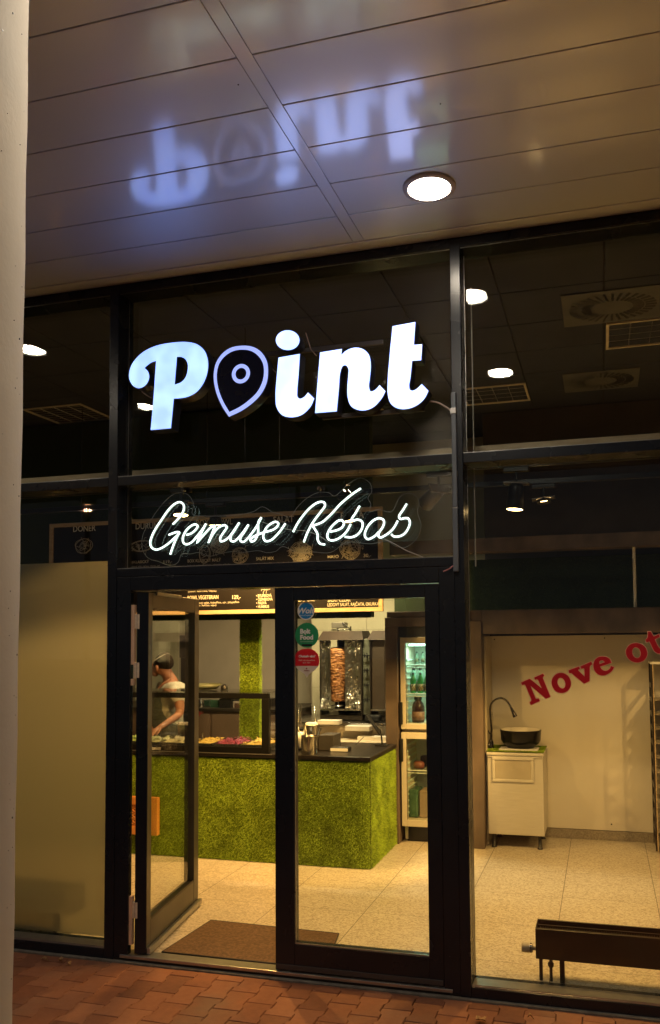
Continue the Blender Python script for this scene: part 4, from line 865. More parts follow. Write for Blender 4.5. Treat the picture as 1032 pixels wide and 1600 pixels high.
# ---------------------------------------------------------------- wood portal and beams
pt = thing('wood_portal', 'brown laminate portal framing the drinks fridge', 'portal', (0,0,0)); PYY = 6.83
bx('leg', WOODLAM, -1.795, -1.688, PYY, 7.38, FZ+.001, 1.857, pt, .003); bx('leg', WOODLAM, -1.062, -.968, PYY, 7.38, FZ+.001, 1.895, pt, .003)
bx('lintel', WOODLAM, -1.795, -1.0625, PYY, 7.38, 1.858, 1.935, pt, .003)
bmr = thing('wood_beam', 'lower brown laminate beam above the white wall on the right', 'beam', (0,0,0)); bx('board', WOODLAM, -1.0615, -.9682, PYY+.03, PYY+.36, 1.897, 1.985, bmr, .003); bx('board', WOODLAM, -.9675, 4.1, PYY+.03, PYY+.36, 1.787, 1.985, bmr, .003)
bx('board', WOODLAM, -1.78, -1.07, PYY+.01, PYY+.30, 1.9355, 1.985, bmr, .006)
bmu = bx('wood_beam', WOODLAM, -1.75, 4.1, 6.85, 7.05, 2.475, 2.588); tag(bmu, 'upper brown laminate beam hanging over the turf wall', 'beam')
rod = MB().cyl((at(992,900,6.9).x,6.93,1.99),(at(992,900,6.9).x,6.93,2.475),.012,n=12).build('support_rod', WHITE); tag(rod, 'thin white rod between the two wood beams near the right edge', 'rod')
pel = bx('wood_pelmet', PINE, -7.0, 4.1, 4.42, 4.47, 2.74, 2.80); tag(pel, 'long pale wooden pelmet board just behind the window transom', 'pelmet')
wp = thing('wall_cladding', 'cream panel wall behind the washbasin, held by small screws', 'wall panel', (0,0,0))
bx('panel', WALLC, -.965, 4.1, 7.372, 7.383, .112, 1.7695, wp, .001)
for px, py in ((773,999),(945,997),(956,1288),(789,1294)): p = at(px, py, 7.37); MB().cyl((p.x,7.366,p.z),(p.x,7.372,p.z),.006,n=10).build('screw', BLACK, wp)
sk = bx('skirting', SKIRT, -.965, 4.1, 7.362, 7.384, FZ+.001, .108); tag(sk, 'speckled stone skirting at the foot of the cream wall', 'skirting')
sdp = bx('side_panel', mat('side_panel_beige', (.50,.44,.34), .5), -.9675, -.955, 6.98, 7.36, FZ+.001, 1.768); tag(sdp, 'beige side panel of the wood portal beside the wash cabinet', 'panel')
# ---------------------------------------------------------------- drinks fridge
fg = thing('drinks_fridge', 'tall two door glass fronted drinks fridge lit inside', 'fridge', (0,0,0)); FYF = 6.87
FRM = mat('fridge_frame', (.55,.50,.40), .4, 0, (.50,.45,.36), 6); FIN = mat('fridge_liner', (.55,.66,.58), .4)
fx0, fx1 = -1.672, -1.075; dz = lambda py: at(640, py, FYF).z
zT, zUb, zLt, zLb = dz(996), dz(1139.5), dz(1144.5), dz(1291.5)
bx('cabinet', FRM, fx0, fx0+.03, FYF+.05, 7.36, .17, zT, fg); bx('cabinet', FRM, fx1-.03, fx1, FYF+.05, 7.36, .17, zT, fg); bx('cabinet', FRM, fx0+.0305, fx1-.0305, FYF+.05, 7.36, zT-.04, zT, fg); bx('cabinet', FRM, fx0+.0305, fx1-.0305, FYF+.05, 7.36, .17, .22, fg)
bx('liner_back', FIN, fx0+.0305, fx1-.0305, 7.33, 7.35, .221, zT-.041, fg); bx('cabinet', FRM, fx0+.0305, fx1-.0305, FYF+.052, 7.32, zUb-.03, zLt+.03, fg)
bx('top_cover', mat('fridge_header', (.04,.045,.045), .3), -1.686, -1.064, FYF+.01, FYF+.05, zT+.003, 1.856, fg)
bx('plinth', BLACKM, fx0+.02, fx1-.02, FYF+.10, 7.3, FZ+.001, .169, fg); bx('foot_bracket', ALU, fx0+.02, fx0+.045, FYF+.03, FYF+.05, FZ+.03, .169, fg, .002)
gl = at(633.5,1060,FYF).x
for (a, b, gt, gb, nm, hy0, hy1) in ((zT, zUb, dz(1004.5), dz(1131), 'upper_door', 1097, 1132), (zLt, zLb, dz(1154.5), dz(1281.5), 'lower_door', 1154, 1190)):
    d = bpy.data.objects.new(nm, None); sc.collection.objects.link(d); d.parent = fg
    MB().box(fx0, gl, FYF, FYF+.045, b, a, bev=.003).box(fx1-(gl-fx0), fx1, FYF, FYF+.045, b, a, bev=.003).box(gl+.0003, fx1-(gl-fx0)-.0003, FYF+.0005, FYF+.0445, gt, a, bev=.003).box(gl+.0003, fx1-(gl-fx0)-.0003, FYF+.0005, FYF+.0445, b, gb, bev=.003).build('frame', FRM, d)
    bx('glass', THIN, gl-.004, fx1-(gl-fx0)+.004, FYF+.020, FYF+.026, gb-.004, gt+.004, d); bx('handle', BLACK, fx0-.006, fx0+.020, FYF-.028, FYF-.001, dz(hy1), dz(hy0), d, .006)
    bx('gasket', DARKST, gl+.0005, gl+.004, FYF+.012, FYF+.0195, gb, gt, d)
FL = emission('fridge_lamp', (.62, 1.0, .78), 5.0); bx('lamp_strip', FL, fx0+.05, fx1-.05, 6.98, 7.05, zT-.075, zT-.055, fg, .003)
lamp('fridge_light', 'AREA', ((fx0+fx1)/2, 7.02, zT-.085), 5, (.60,1.0,.74), fg, shape='RECTANGLE', size=.45, size_y=.06)
WIRE = mat('white_wire', (.70,.74,.66), .4)
for py in (1040, 1085, 1206):
    z = dz(py); mb = MB(); mb.tube([(fx0+.035,6.95,z),(fx1-.035,6.95,z)], .005, 6); mb.tube([(fx0+.035,6.952,z-.022),(fx1-.035,6.952,z-.022)], .004, 6)
    for k in range(14): x = fx0+.05+k*.038; mb.tube([(x,6.95,z),(x,7.31,z)], .0022, 4)
    mb.build('wire_shelf', WIRE, fg)
rb = MB()
for k in range(26): rb.box(fx0+.031, fx0+.040, 6.96, 7.30, .26+k*.052, .275+k*.052, bev=.002)
rb.build('side_ribs', FIN, fg)
BG = mat('green_bottle', (.02,.17,.055), .15, 0, (.03,.34,.10), 10); BG2 = mat('pale_bottle', (.20,.34,.26), .15, 0, (.30,.44,.34), 30); LBL = mat('bottle_label', (.05,.045,.03), .5, 0, (.45,.40,.22), 90, lo=.5, hi=.56)
def pop_bottle(x, y, z, label, m=BG, s=1.0, grp='green bottles on the middle fridge shelf'):
    t = thing('drink_bottle', label, 'bottle', (x, y, z), grp); t.scale = (s*.80,s*.80,s*.92)
    MB().lathe([(0,0),(.030,0),(.033,.006),(.033,.10),(.031,.12),(.018,.155),(.0125,.17),(.0125,.185),(0,.185)], n=20).build('body', m, t); MB().lathe([(.0335,.02),(.0345,.02),(.0345,.085),(.0335,.085)], n=20, caps=False).build('label', LBL, t); MB().lathe([(.0145,.170),(.0145,.190),(0,.191)], n=16).build('cap', BLACK, t); return t
zz = dz(1085)+.006
pop_bottle(at(646,1070,6.99).x, 6.99, zz, 'green bottle with dark label at the left of the middle fridge shelf'); pop_bottle(at(657.5,1070,6.99).x, 6.99, zz, 'green bottle with dark label second from the left on the middle fridge shelf'); pop_bottle(at(668,1070,6.99).x, 6.99, zz, 'green bottle with dark label cut off by the door frame on the middle fridge shelf')
for k_, (x_, lab_) in enumerate(((-1.612, 'clear topped bottle in the back row, leftmost on the middle fridge shelf'), (-1.552, 'bottle in the back row, second from left on the middle fridge shelf'), (-1.492, 'bottle in the back row, third from left on the middle fridge shelf'))): pop_bottle(x_, 7.12, zz, lab_, BG2, 1.22)
for k_, (x_, lab_) in enumerate(((-1.61, 'small clear bottle leftmost on the top fridge shelf'), (-1.555, 'small clear bottle second from left on the top fridge shelf'))): pop_bottle(x_, 7.25, dz(1040)+.006, lab_, BG2, .6, 'small clear bottles on the top fridge shelf')
j = thing('sauce_jar', 'big dark sauce bottle on the lowest shelf of the upper fridge half', 'jar', (at(654,1120,7.0).x, 7.0, dz(1131)+.001)); MB().lathe([(0,0),(.050,0),(.054,.01),(.054,.13),(.045,.165),(.028,.185),(.028,.20),(0,.20)], n=24).build('body', mat('dark_sauce', (.025,.012,.008), .15), j); MB().lathe([(.0545,.02),(.0555,.02),(.0555,.095),(.0545,.095)], n=24, caps=False).build('label', mat('brown_label', (.12,.06,.04), .5, 0, (.2,.12,.08), 60), j); MB().lathe([(.033,.19),(.033,.225),(0,.226)], n=20).build('cap', BLACK, j)
bx('lower_deck', WIRE, fx0+.0305, fx1-.0305, 6.935, 7.32, dz(1131)-.006, dz(1131), fg)
o = MB().lathe([(0,0),(.045,.0),(.05,.03),(.04,.055),(0,.06)], n=18).build('red_packet', mat('red_pack', (.16,.045,.03), .5), None, (at(655,1203,7.05).x, 7.05, dz(1206)+.007)); tag(o, 'round red packet on the wire shelf of the lower fridge half', 'packet')
o = bx('black_packet', BLACK, at(657,1195,7.12).x, at(668,1195,7.12).x, 7.12, 7.2, dz(1206)+.007, dz(1206)+.10, None, .01); tag(o, 'black packet behind the red one in the lower fridge half', 'packet')
o = bx('bottle_pack', mat('green_shrink_pack', (.025,.075,.045), .2, 0, (.07,.14,.09), 30), at(639,1260,7.0).x, at(654,1260,7.0).x, 6.98, 7.2, .222, dz(1238), None, .015); tag(o, 'shrink wrapped pack of green bottles at the bottom of the fridge', 'bottle pack')
o = bx('carton', mat('cardboard', (.30,.22,.14), .7), at(656,1260,7.0).x, at(674,1260,7.0).x, 7.0, 7.2, .222, dz(1240), None, .004); tag(o, 'brown carton beside the green bottle pack in the fridge bottom', 'carton')
# ---------------------------------------------------------------- wash cabinet, basin, tap
wc = thing('wash_cabinet', 'white wash cabinet with a recessed drawer front, by the cream wall', 'cabinet', (0,0,0)); WY = 6.90
CABW = mat('cabinet_front', (.56,.53,.47), .45, 0, (.51,.48,.42), 30, .25, 60, stretch=(.25,1,4))
wx0, wx1 = -.945, -.492; zc = at(800,1181,WY).z
bx('body', CABW, wx0, wx1, WY, 7.355, .142, zc-.002, wc, .003); bx('cornice', CABW, wx0-.008, wx1+.008, WY-.016, 7.357, zc, zc+.028, wc, .008); bx('cornice', CABW, wx0-.003, wx1+.003, WY-.008, 7.356, zc-.016, zc-.001, wc, .004)
a, b = at(769,1183,WY), at(835,1222,WY); dr_ = MB(); x0d, x1d, z0d, z1d = a.x, b.x, at(800,1222,WY).z, at(800,1183,WY).z; f_ = .024
dr_.box(x0d, x1d, WY-.012, WY-.001, z0d, z0d+f_, bev=.004).box(x0d, x1d, WY-.012, WY-.001, z1d-f_, z1d, bev=.004).box(x0d, x0d+f_, WY-.0115, WY-.001, z0d+f_+.0003, z1d-f_-.0003, bev=.004).box(x1d-f_, x1d, WY-.0115, WY-.001, z0d+f_+.0003, z1d-f_-.0003, bev=.004)
do = dr_.build('drawer_frame', CABW, wc); bx('drawer_panel', mat('drawer_panel', (.47,.42,.33), .3), x0d+f_, x1d-f_, WY-.004, WY-.0008, z0d+f_, z1d-f_, wc)
for x in (wx0+.04, wx1-.04):
    for y in (WY+.04, 7.30): MB().lathe([(.022,0),(.022,.008),(.014,.012),(.014,.11)], n=14).build('leg', BLACK, wc, (x, y, FZ+.001))
ct_ = zc+.030; tm = thing('turf_mat', 'small green turf mat under the washbasin', 'mat', (0,0,0)); bx('backing', TURFB, wx0-.006, wx1+.006, WY-.014, 7.30, ct_, ct_+.003, tm)
turf('turf_pile', [((wx0-.006, WY-.014, ct_+.003), (wx1-wx0+.012,0,0), (0,.40,0), (0,0,1))], 60000, tm, .014, .0025, 9)
bs = thing('washbasin', 'round black washbasin with a white inside on the turf mat', 'basin', (-.685, 7.09, ct_+.018)); br = .172
MB().lathe([(0,0),(.11,0),(.118,.012),(.150,.035),(.165,.06),(br,.142),(br+.001,.148),(br-.006,.149)], n=48, caps=False).build('bowl', mat('black_ceramic', (.006,.005,.005), .22, spec=.3), bs); MB().lathe([(br-.0055,.149),(br-.012,.146),(br-.02,.08),(.10,.03),(0,.02)], n=48, caps=False).build('inside', mat('white_ceramic', (.80,.76,.68), .12), bs)
MB().box(-.17,.15,-.15,.05,-.017,-.001,bev=.004).build('base_tile', WHITE, bs)
tp = thing('tap', 'bronze gooseneck tap with a flared spout left of the basin', 'tap', (at(767,1150,7.05).x, 7.05, ct_+.004)); M1 = CHROME
base = at(767,1153,7.05)
MB().lathe([(.028,0),(.028,.01),(.022,.02),(.024,.05),(.018,.07)], n=20).build('body', M1, tp)
def rel(px, py): p = at(px, py, 7.05); return (p.x-tp.location.x, 0, p.z-tp.location.z)
gp = spline([(rel(*p)[0], rel(*p)[2]) for p in ((768.5,1140),(767.5,1128),(766,1110),(768,1100),(775,1093),(784,1091),(792,1095),(797,1102),(800,1108))], 6, False)
MB().tube([(0,0,.06)]+[(x, 0, z) for x, z in gp], [.009]+[.0085]*len(gp), 12).build('neck', M1, tp)
MB().tube([rel(799,1106), rel(802,1112), rel(805.5,1120)], [.010,.013,.021], 16).build('spout', M1, tp); MB().tube([rel(766,1147), rel(760.5,1137)], [.006,.004], 8).build('lever', M1, tp); MB().lathe([(0,0),(.018,.004),(.021,.02),(.014,.038),(0,.04)], c=(-.012,-.03,.012), n=16).build('valve', M1, tp)
# ---------------------------------------------------------------- rack, radiator, mat, display shelf
rk = thing('lattice_rack', 'orange stained wooden rack with a lattice front hung on the turf counter', 'rack', (0,0,0)); RY = 5.97
xa, xb, xl = at(196,1270,RY).x, at(245.5,1270,RY).x, at(236.5,1270,RY).x; zt_, zb_ = at(225,1246,RY).z, at(225,1305,RY).z
bx('side_board', ORWOOD, xl, xb, RY, RY+.045, zb_, zt_, rk, .003); bx('side_board', ORWOOD, xa-.03, xa+.0, RY, RY+.045, zb_, zt_, rk, .003)
bx('rail', ORWOOD, xa+.0005, xl-.0005, RY+.001, RY+.044, zt_-.062, zt_, rk, .003); bx('rail', ORWOOD, xa+.0005, xl-.0005, RY+.001, RY+.044, zb_, zb_+.062, rk, .003); bx('back', BLACKM, xa, xl, RY+.046, RY+.052, zb_, zt_, rk)
lt = MB(); zz0, zz1 = zb_+.062, zt_-.062; hh = zz1-zz0; xx = xa
while xx < xl-.01:
    for s in (0, 1):
        prev = None
        for k in range(9):
            z = zz0+hh*k/8; x = xx + (.03 if (k+s) % 2 else 0)
            if prev: lt.tube([(prev[0],RY+.012+.006*s,prev[1]),(x,RY+.012+.006*s,z)], .005, 5)
            prev = (x, z)
    xx += .03
lt.build('lattice', ORWOOD, rk)
def radiator(x0, x1, label, knob=True):
    RD = mat('radiator_brown', (.020,.014,.010), .35, .2, (.015,.010,.007), 6); y0, y1, zb0, zt0 = 4.285, 4.44, .0, .0
    zt0 = at(837,1451,4.285).z; zb0 = at(837,1498,4.285).z
    t = thing('radiator', label, 'radiator', (0,0,0), 'low radiators along the window'); mb = MB()
    mb.box(x0,x1,y0,y0+.012,zb0,zt0,bev=.002).box(x0,x1,y1-.012,y1,zb0,zt0,bev=.002).box(x0,x0+.004,y0+.0125,y1-.0125,zb0,zt0,bev=.001).box(x1-.004,x1,y0+.0125,y1-.0125,zb0,zt0,bev=.001).box(x0+.0045,x1-.0045,y0+.045,y0+.058,zb0,zt0-.012).box(x0+.0045,x1-.0045,y1-.058,y1-.045,zb0,zt0-.012)
    mb.build('casing', RD, t); fn = MB(); x = x0+.02
    while x < x1-.02: fn.box(x, x+.0015, y0+.0585, y1-.0585, zb0+.01, zt0-.016); x += .012
    fn.build('fins', RD, t)
    for x in (x0+.125, x1-.125): bx('leg', RD, x-.011, x+.012, y0+.03, y0+.10, FZ+.001, zb0-.001, t, .002); 
    if knob:
        bx('pipe', RD, x0+.012, x0+.030, y0+.04, y0+.058, FZ+.001, zb0-.001, t, .004); MB().tube([(x0+.07,y0+.05,zb0-.001),(x0+.07,y0+.05,FZ+.001)], .008, 10).build('pipe', RD, t)
        MB().lathe([(.009,0),(.015,.008),(.015,.022),(.009,.03)], c=(x0+.07,y0+.05,zb0-.055), n=14).build('valve', RD, t)
        zk = at(812,1480,4.34).z; M_ = Matrix.Translation((x0-.012, y0+.06, zk)) @ Matrix.Rotation(-pi/2, 4, 'Y')
        k = MB().lathe([(.010,-.014),(.010,.006),(.021,.008),(.0225,.016),(.0245,.045),(.023,.062),(0,.064)], n=24, M=M_).build('thermostat', mat('ivory_plastic', (.48,.42,.33), .45), t); MB().lathe([(.0235,.012),(.0235,.020)], n=24, M=M_, caps=False).build('collar', CHROME, k)
radiator(at(837,1470,4.285).x, 1.25, 'low dark brown radiator with a pale thermostat knob behind the right window')
radiator(-4.45, at(112,1400,4.30).x, 'low dark radiator blurred behind the frosted left window', False)
MATM = mat('entrance_mat', (.15,.085,.045), .95, 0, (.085,.048,.026), 60, 1.0, 320, detail=10); dm = thing('door_mat', 'brown ribbed entrance mat lying inside the open door', 'mat', (0,0,0))
mm = MB(); pts = [(-2.36,4.31),(-1.70,4.31),(-1.42,4.31),(-1.585,4.66),(-1.94,4.70),(-2.34,4.72)]
pts = [(-2.395,4.186),(-1.44,4.186),(-1.53,4.69),(-2.365,4.72)]
n_ = len(pts); vs = [(x,y,FZ+.001) for x,y in pts]+[(x,y,FZ+.009) for x,y in pts]; mm.add(vs, [tuple(range(n_))[::-1], tuple(range(n_,2*n_))]+[(i,(i+1)%n_,(i+1)%n_+n_,i+n_) for i in range(n_)]); mm.build('pile', MATM, dm)
eb = MB(); eb.tube([(x,y,FZ+.006) for x,y in pts], .0055, 6, closed=True); eb.build('rubber_edge', GASKET, dm)
sh = thing('display_shelf', 'pale metal shelving unit cut off at the right edge of the picture', 'shelf', (0,0,0)); SYY = 7.0
sa = at(1021,1180,SYY).x; st_, sb_ = at(1024,1038,SYY).z, at(1026,1308,SYY).z
[bx('upright', DARKST, sa, sa+.018, y_, y_+.02, FZ+.02, st_, sh, .002) for y_ in (SYY, SYY+.31)]; [bx('rung', DARKST, sa+.002, sa+.016, SYY+.0205, SYY+.3095, FZ+.04+k*.115, FZ+.075+k*.115, sh, .002) for k in range(12)]; bx('side_panel', DARKST, sa+.9, sa+.918, SYY, SYY+.33, FZ+.02, st_, sh, .002); bx('edge_strip', PINE, sa+.013, sa+.02, SYY-.006, SYY-.0005, FZ+.02, st_, sh, .001); bx('top', WHITE, sa, sa+.918, SYY-.004, SYY+.33, st_+.0005, st_+.018, sh, .002)
for k in range(11): bx('shelf', MATS['pale_trim'], sa+.0185, sa+.8995, SYY+.006, SYY+.32, FZ+.06+k*.115, FZ+.068+k*.115, sh, .001); MB().tube([(sa+.03,SYY+.004,FZ+.085+k*.115),(sa+.89,SYY+.004,FZ+.085+k*.115)], .0035, 6).build('guard_rail', ALU, sh)
# ---------------------------------------------------------------- ceiling fittings inside
def louvre(x0, x1, y0, y1, label, nx=4, ny=3):
    t = thing('louvre_light', label, 'light', (0,0,3.795), 'unlit louvre lights in the shop ceiling'); f = .018; mb = MB()
    mb.box(x0,x1,y0,y0+f,-.006,.004).box(x0,x1,y1-f,y1,-.006,.004).box(x0,x0+f,y0+f+.0003,y1-f-.0003,-.006,.004).box(x1-f,x1,y0+f+.0003,y1-f-.0003,-.006,.004); mb.build('rim', mat('louvre_rim', (.92,.84,.70), .4, 0), t)
    MB().box(x0+f,x1-f,y0+f,y1-f,.0535,.058).build('tray', DARKST, t); lv = MB(); MIR = mat('mirror_louvre', (.95,.92,.86), .32, .35)
    for i in range(nx):
        cx0, cx1 = x0+f+(x1-x0-2*f)*i/nx, x0+f+(x1-x0-2*f)*(i+1)/nx
        for s, xe in ((1, cx0), (-1, cx1)):
            pr = [(xe+s*.002, .0), (xe+s*.006, .015), (xe+s*.016, .032), (xe+s*.032, .050)]
            vs = [(x, y, z) for y in (y0+f, y1-f) for x, z in pr]; lv.add(vs, [(k, k+1, k+5, k+4) for k in range(3)], True)
    for j in range(1, ny*4):
        y = y0+f+(y1-y0-2*f)*j/(ny*4); lv.box(x0+f, x1-f, y-.0012, y+.0012, .004, .034 if j % 4 else .040)
    lv.build('reflector', MIR, t); return t
louvre(.075, .66, 5.48, 5.97, 'unlit mirror louvre light in the ceiling at the right edge of the right window', 4, 1); louvre(-1.10, -.545, 6.60, 7.09, 'unlit mirror louvre light below the lower lamp reflection in the right window', 4, 1)
louvre(-4.86, -4.27, 6.04, 6.55, 'unlit louvre light seen next to the column in the left window', 4, 2); louvre(-4.87, -4.27, 7.12, 7.64, 'unlit louvre light cut by the left post of the door bay', 4, 2); louvre(-2.42, -1.83, 6.6, 7.1, 'unlit louvre light seen behind the letters i and n', 4, 2)
def diffuser(x0, y0, s, label):
    t = thing('air_diffuser', label, 'vent', (x0+s/2, y0+s/2, 3.797), 'swirl air outlets in the shop ceiling'); h = s/2
    MB().box(-h,h,-h*.86,h*.86,-.006,.0,bev=.002).build('plate', mat('vent_plate', (.13,.14,.15), .5), t); sl = MB(); br_ = mat('vent_blade', (.03,.03,.033), .4); b2 = MB()
    for k in range(32):
        a = 2*pi*k/32; d = Vector((cos(a), sin(a)*.84, 0)); nn_ = Vector((-sin(a), cos(a), 0)); p0, p1 = d*h*.42, d*h*.88
        for q_ in range(2): s0 = p0.lerp(p1, q_*.52); s1_ = p0.lerp(p1, q_*.52+.46); sl.add([s0-nn_*.006+Vector((0,0,-.0075)), s1_-nn_*.009+Vector((0,0,-.0075)), s1_+nn_*.009+Vector((0,0,-.012)), s0+nn_*.006+Vector((0,0,-.012))], [(0,1,2,3)])
    sl.build('blade', br_, t); return t
diffuser(-.19, 4.90, .60, 'square swirl air outlet high in the right window'); diffuser(-.25, 6.42, .58, 'square swirl air outlet deeper in the ceiling above the track spots'); 
# ---------------------------------------------------------------- track lights
LENS = emission('spot_lens', (1.0, .62, .25), 22)
trk = []
for Y, lab in ((4.86, 'black lighting track running behind the transom, nearest the window'), (5.45, 'black lighting track deeper in the shop')):
    o = bx('lighting_track', BLACKM, -6.5, 3.9, Y-.017, Y+.017, 2.76, 2.795, None, .002); tag(o, lab, 'track')
    for x in (-5, -2.2, .6, 3.2): MB().cyl((x, Y, 2.796), (x, Y, 3.795), .004, n=6).build('hanging_rod', CHROME, o)
SLAB = iter(range(100))
def spot(x, Y, label, tilt=(0, 0), energy=55, ztrack=2.76, lens_z=2.50, size=134, aim=None, blend=.22):
    t = thing('track_spot', label, 'spotlight', (x, Y, ztrack), 'black spotlights on the ceiling tracks')
    MB().box(-.075,.075,-.017,.017,-.028,-.001,bev=.004).build('adapter', BLACK, t); MB().cyl((0,0,-.028),(0,0,-.09),.008,n=10).build('stem', BLACK, t)
    hd = bpy.data.objects.new('head', None); sc.collection.objects.link(hd); hd.parent = t; hd.location = (0, 0, -.105); hd.rotation_euler = (tilt[0], tilt[1], 0)
    if aim: hd.rotation_euler = (Vector(aim)-Vector((x, Y, ztrack-.2))).to_track_quat('-Z', 'Y').to_euler()
    dz_ = lens_z-ztrack+.105
    MB().lathe([(.050,dz_+.0),(.052,dz_+.004),(.044,-.02),(.040,0),(.0,.004)], n=28, caps=False).build('housing', BLACKM, hd); MB().lathe([(0,dz_+.003),(.047,dz_+.003),(.047,dz_+.005),(0,dz_+.005)], n=28).build('lens', LENS, hd)
    MB().box(-.075,.075,-.03,.03,.002,.014,bev=.003).build('bracket', DARKST, hd)
    lamp('spot_light', 'SPOT', (0,0,dz_-.004), energy*1.6, SPOTC, hd, spot_size=R(size), spot_blend=blend, shadow_soft_size=.03)
    return t
def spx(px, py, Y): return at(px, py, Y).x
zA = lambda px, py, Y: at(px, py, Y).z
SPOTS = [
 (808, 797, 4.86, (-.06, .08), 60, 'black track spot on the right window, lower and larger of the pair'),
 (850, 782, 5.45, (-.10, -.10), 60, 'black track spot on the right window, higher and smaller of the pair'),
 (545, 815, 5.45, (.0, -.15), 50, 'black track spot behind the word Kebab of the neon script'),
 (337, 821, 5.45, (.05, .0), 155, 'black track spot behind the m of the neon script'),
 (283, 806, 4.86, (-.12, -.05), 22, 'black track spot behind the G of the neon script')]
for px, py, Y, tl, en, lab in SPOTS: spot(spx(px, py, Y), Y, lab, tl, en, lens_z=zA(px, py, Y))
for x, Y, en, lab in ((-4.6, 5.45, 34, 'black track spot over the left end of the counter'), (1.3, 5.45, 78, 'black track spot beyond the right edge of the picture'), (2.6, 4.86, 150, 'black track spot far to the right over the second window')): spot(x, Y, lab, (.05, 0), en)
spot(.62, 5.45, 'unseen black track spot added outside the right edge to brighten the counter end', energy=520, aim=(-1.75,6.45,.5), size=40, blend=.5)  # added spot out of view, there to brighten the turf end of the counter
spot(-.93, 4.86, 'unseen black track spot added behind the dark post to brighten the turf pillar', energy=185, aim=(-2.75,6.5,1.35), size=50, blend=.6)  # added spot hidden by the post, there to brighten the turf pillar
def kitchen_lamp(x, y, z, en, lab, col=(1, .66, .30)):
    t = thing('kitchen_lamp', lab, 'lamp', (x, y, z), 'flat lamps over the kitchen'); MB().box(-.28,.28,-.05,.05,.0,.05,bev=.006).build('housing', WHITE, t); MB().box(-.26,.26,-.04,.04,-.003,-.0005).build('diffuser', emission('kitchen_tube', (1.0,.72,.38), 9), t)
    MB().cyl((0,0,.05),(0,0,3.79-z),.004,n=6).build('hanging_rod', CHROME, t); lamp('kitchen_light', 'AREA', (0,0,-.02), en, col, t, shape='RECTANGLE', size=.5, size_y=.08)
kitchen_lamp(-3.75, 6.85, 2.62, 24, 'flat kitchen lamp above the person, hidden by the turf fascia'); kitchen_lamp(-2.3, 7.0, 2.60, 64, 'flat kitchen lamp above the doner grill, hidden by the turf fascia', (1, .76, .40))
# ---------------------------------------------------------------- street lighting behind the viewer
def street_lamp(x, y, h, en, col, lab, rr=.04):
    t = thing('street_lamp', lab, 'street lamp', (x, y, 0), 'street lamps behind the viewer'); MB().tube([(0,0,0),(0,0,h*.8),(0,.0,h)], [.08,.06,.04], 12).build('pole', DARKST, t); MB().lathe([(.06,h),(.16,h+.02),(.20,h+.14),(.05,h+.2)], n=20).build('head', DARKST, t)
    MB().lathe([(0,h-.02),(rr,h-.01),(rr,h+.0),(0,h+.0)], n=20).build('lens', emission('street_lens_%d' % int(en), col, 24), t); lamp('street_light', 'POINT', (0,0,h-.12), en, col, t, shadow_soft_size=.05)
street_lamp(-10.1, -6.17, 4.55, 200, (1, .62, .30), 'street lamp far to the left behind the viewer')
street_lamp(6.5, -6.5, 5.2, 3600, (1, .60, .26), 'street lamp to the right behind the viewer')
street_lamp(-5.81, -6.96, 5.35, 160, (1, .62, .28), 'street lamp behind the viewer, mirrored under the pin of the sign')
street_lamp(-4.87, -7.3, 4.84, 160, (1, .62, .28), 'street lamp behind the viewer, mirrored above the K of the neon')
# ---------------------------------------------------------------- person behind the counter
def skin_mesh(name, chains, m, parent, sub=2, root=0):
    """chains: list of [(pos, radius), ...]; shared positions are welded"""
    V = []; Rr = []; E_ = []; key = {}
    for ch in chains:
        prev = None
        for p, r in ch:
            k = tuple(round(c, 4) for c in p)
            if k not in key: key[k] = len(V); V.append(p); Rr.append(r)
            i = key[k]
            if prev is not None and prev != i: E_.append((prev, i))
            prev = i
    me = bpy.data.meshes.new(name); me.from_pydata(V, E_, []); me.update(); o = bpy.data.objects.new(name, me); sc.collection.objects.link(o)
    sm = o.modifiers.new('skin', 'SKIN'); sm.use_smooth_shade = True
    for i, r in enumerate(Rr):
        rr = r if isinstance(r, tuple) else (r, r); me.skin_vertices[0].data[i].radius = rr
    me.skin_vertices[0].data[root].use_root = True
    s = o.modifiers.new('sub', 'SUBSURF'); s.levels = sub; s.render_levels = sub
    dg = bpy.context.evaluated_depsgraph_get(); dg.update(); nm = bpy.data.meshes.new_from_object(o.evaluated_get(dg)); bpy.data.objects.remove(o)
    nm.materials.clear(); nm.materials.append(m); nm.name = name
    for p in nm.polygons: p.use_smooth = True
    ob = bpy.data.objects.new(name, nm); sc.collection.objects.link(ob); ob.parent = parent; return ob
SKIN = mat('skin', (.44,.19,.105), .5, 0, (.36,.145,.08), 14, .2, 60); HAIR = mat('short_hair', (.020,.012,.008), .85, 0, (.045,.027,.017), 90, .8, spec=.15); SHIRT = mat('cream_shirt', (.72,.68,.58), .8, 0, (.52,.48,.38), 16, 1.0, 22); APRON = mat('olive_apron', (.055,.062,.045), .8, 0, (.035,.04,.03), 10, .4, 30); STRAP = mat('leather_strap', (.28,.11,.05), .6); TROU = mat('dark_trousers', (.03,.03,.035), .8)
PYP = 7.02
def pp(px, py, dy=0.0): p = at(px, py, PYP+dy); return (p.x, p.y, p.z)
per = thing('person', 'person in a cream t-shirt and olive apron bending over the food trays', 'person', (0,0,0))
neck = pp(266,1059,.0); chest = pp(265,1090,.02); waist = pp(264,1128,.05); hips = (waist[0]+.02, waist[1]+.03, .92); head0 = pp(258,1050,-.03); headc = pp(251,1042,-.05)
shR = pp(279,1073,-.17); elR = pp(282,1116,-.20); wrR = pp(250,1137,-.42); shL = pp(256,1078,.16); elL = pp(244,1112,.15); wrL = pp(236,1138,-.12)
lg = []
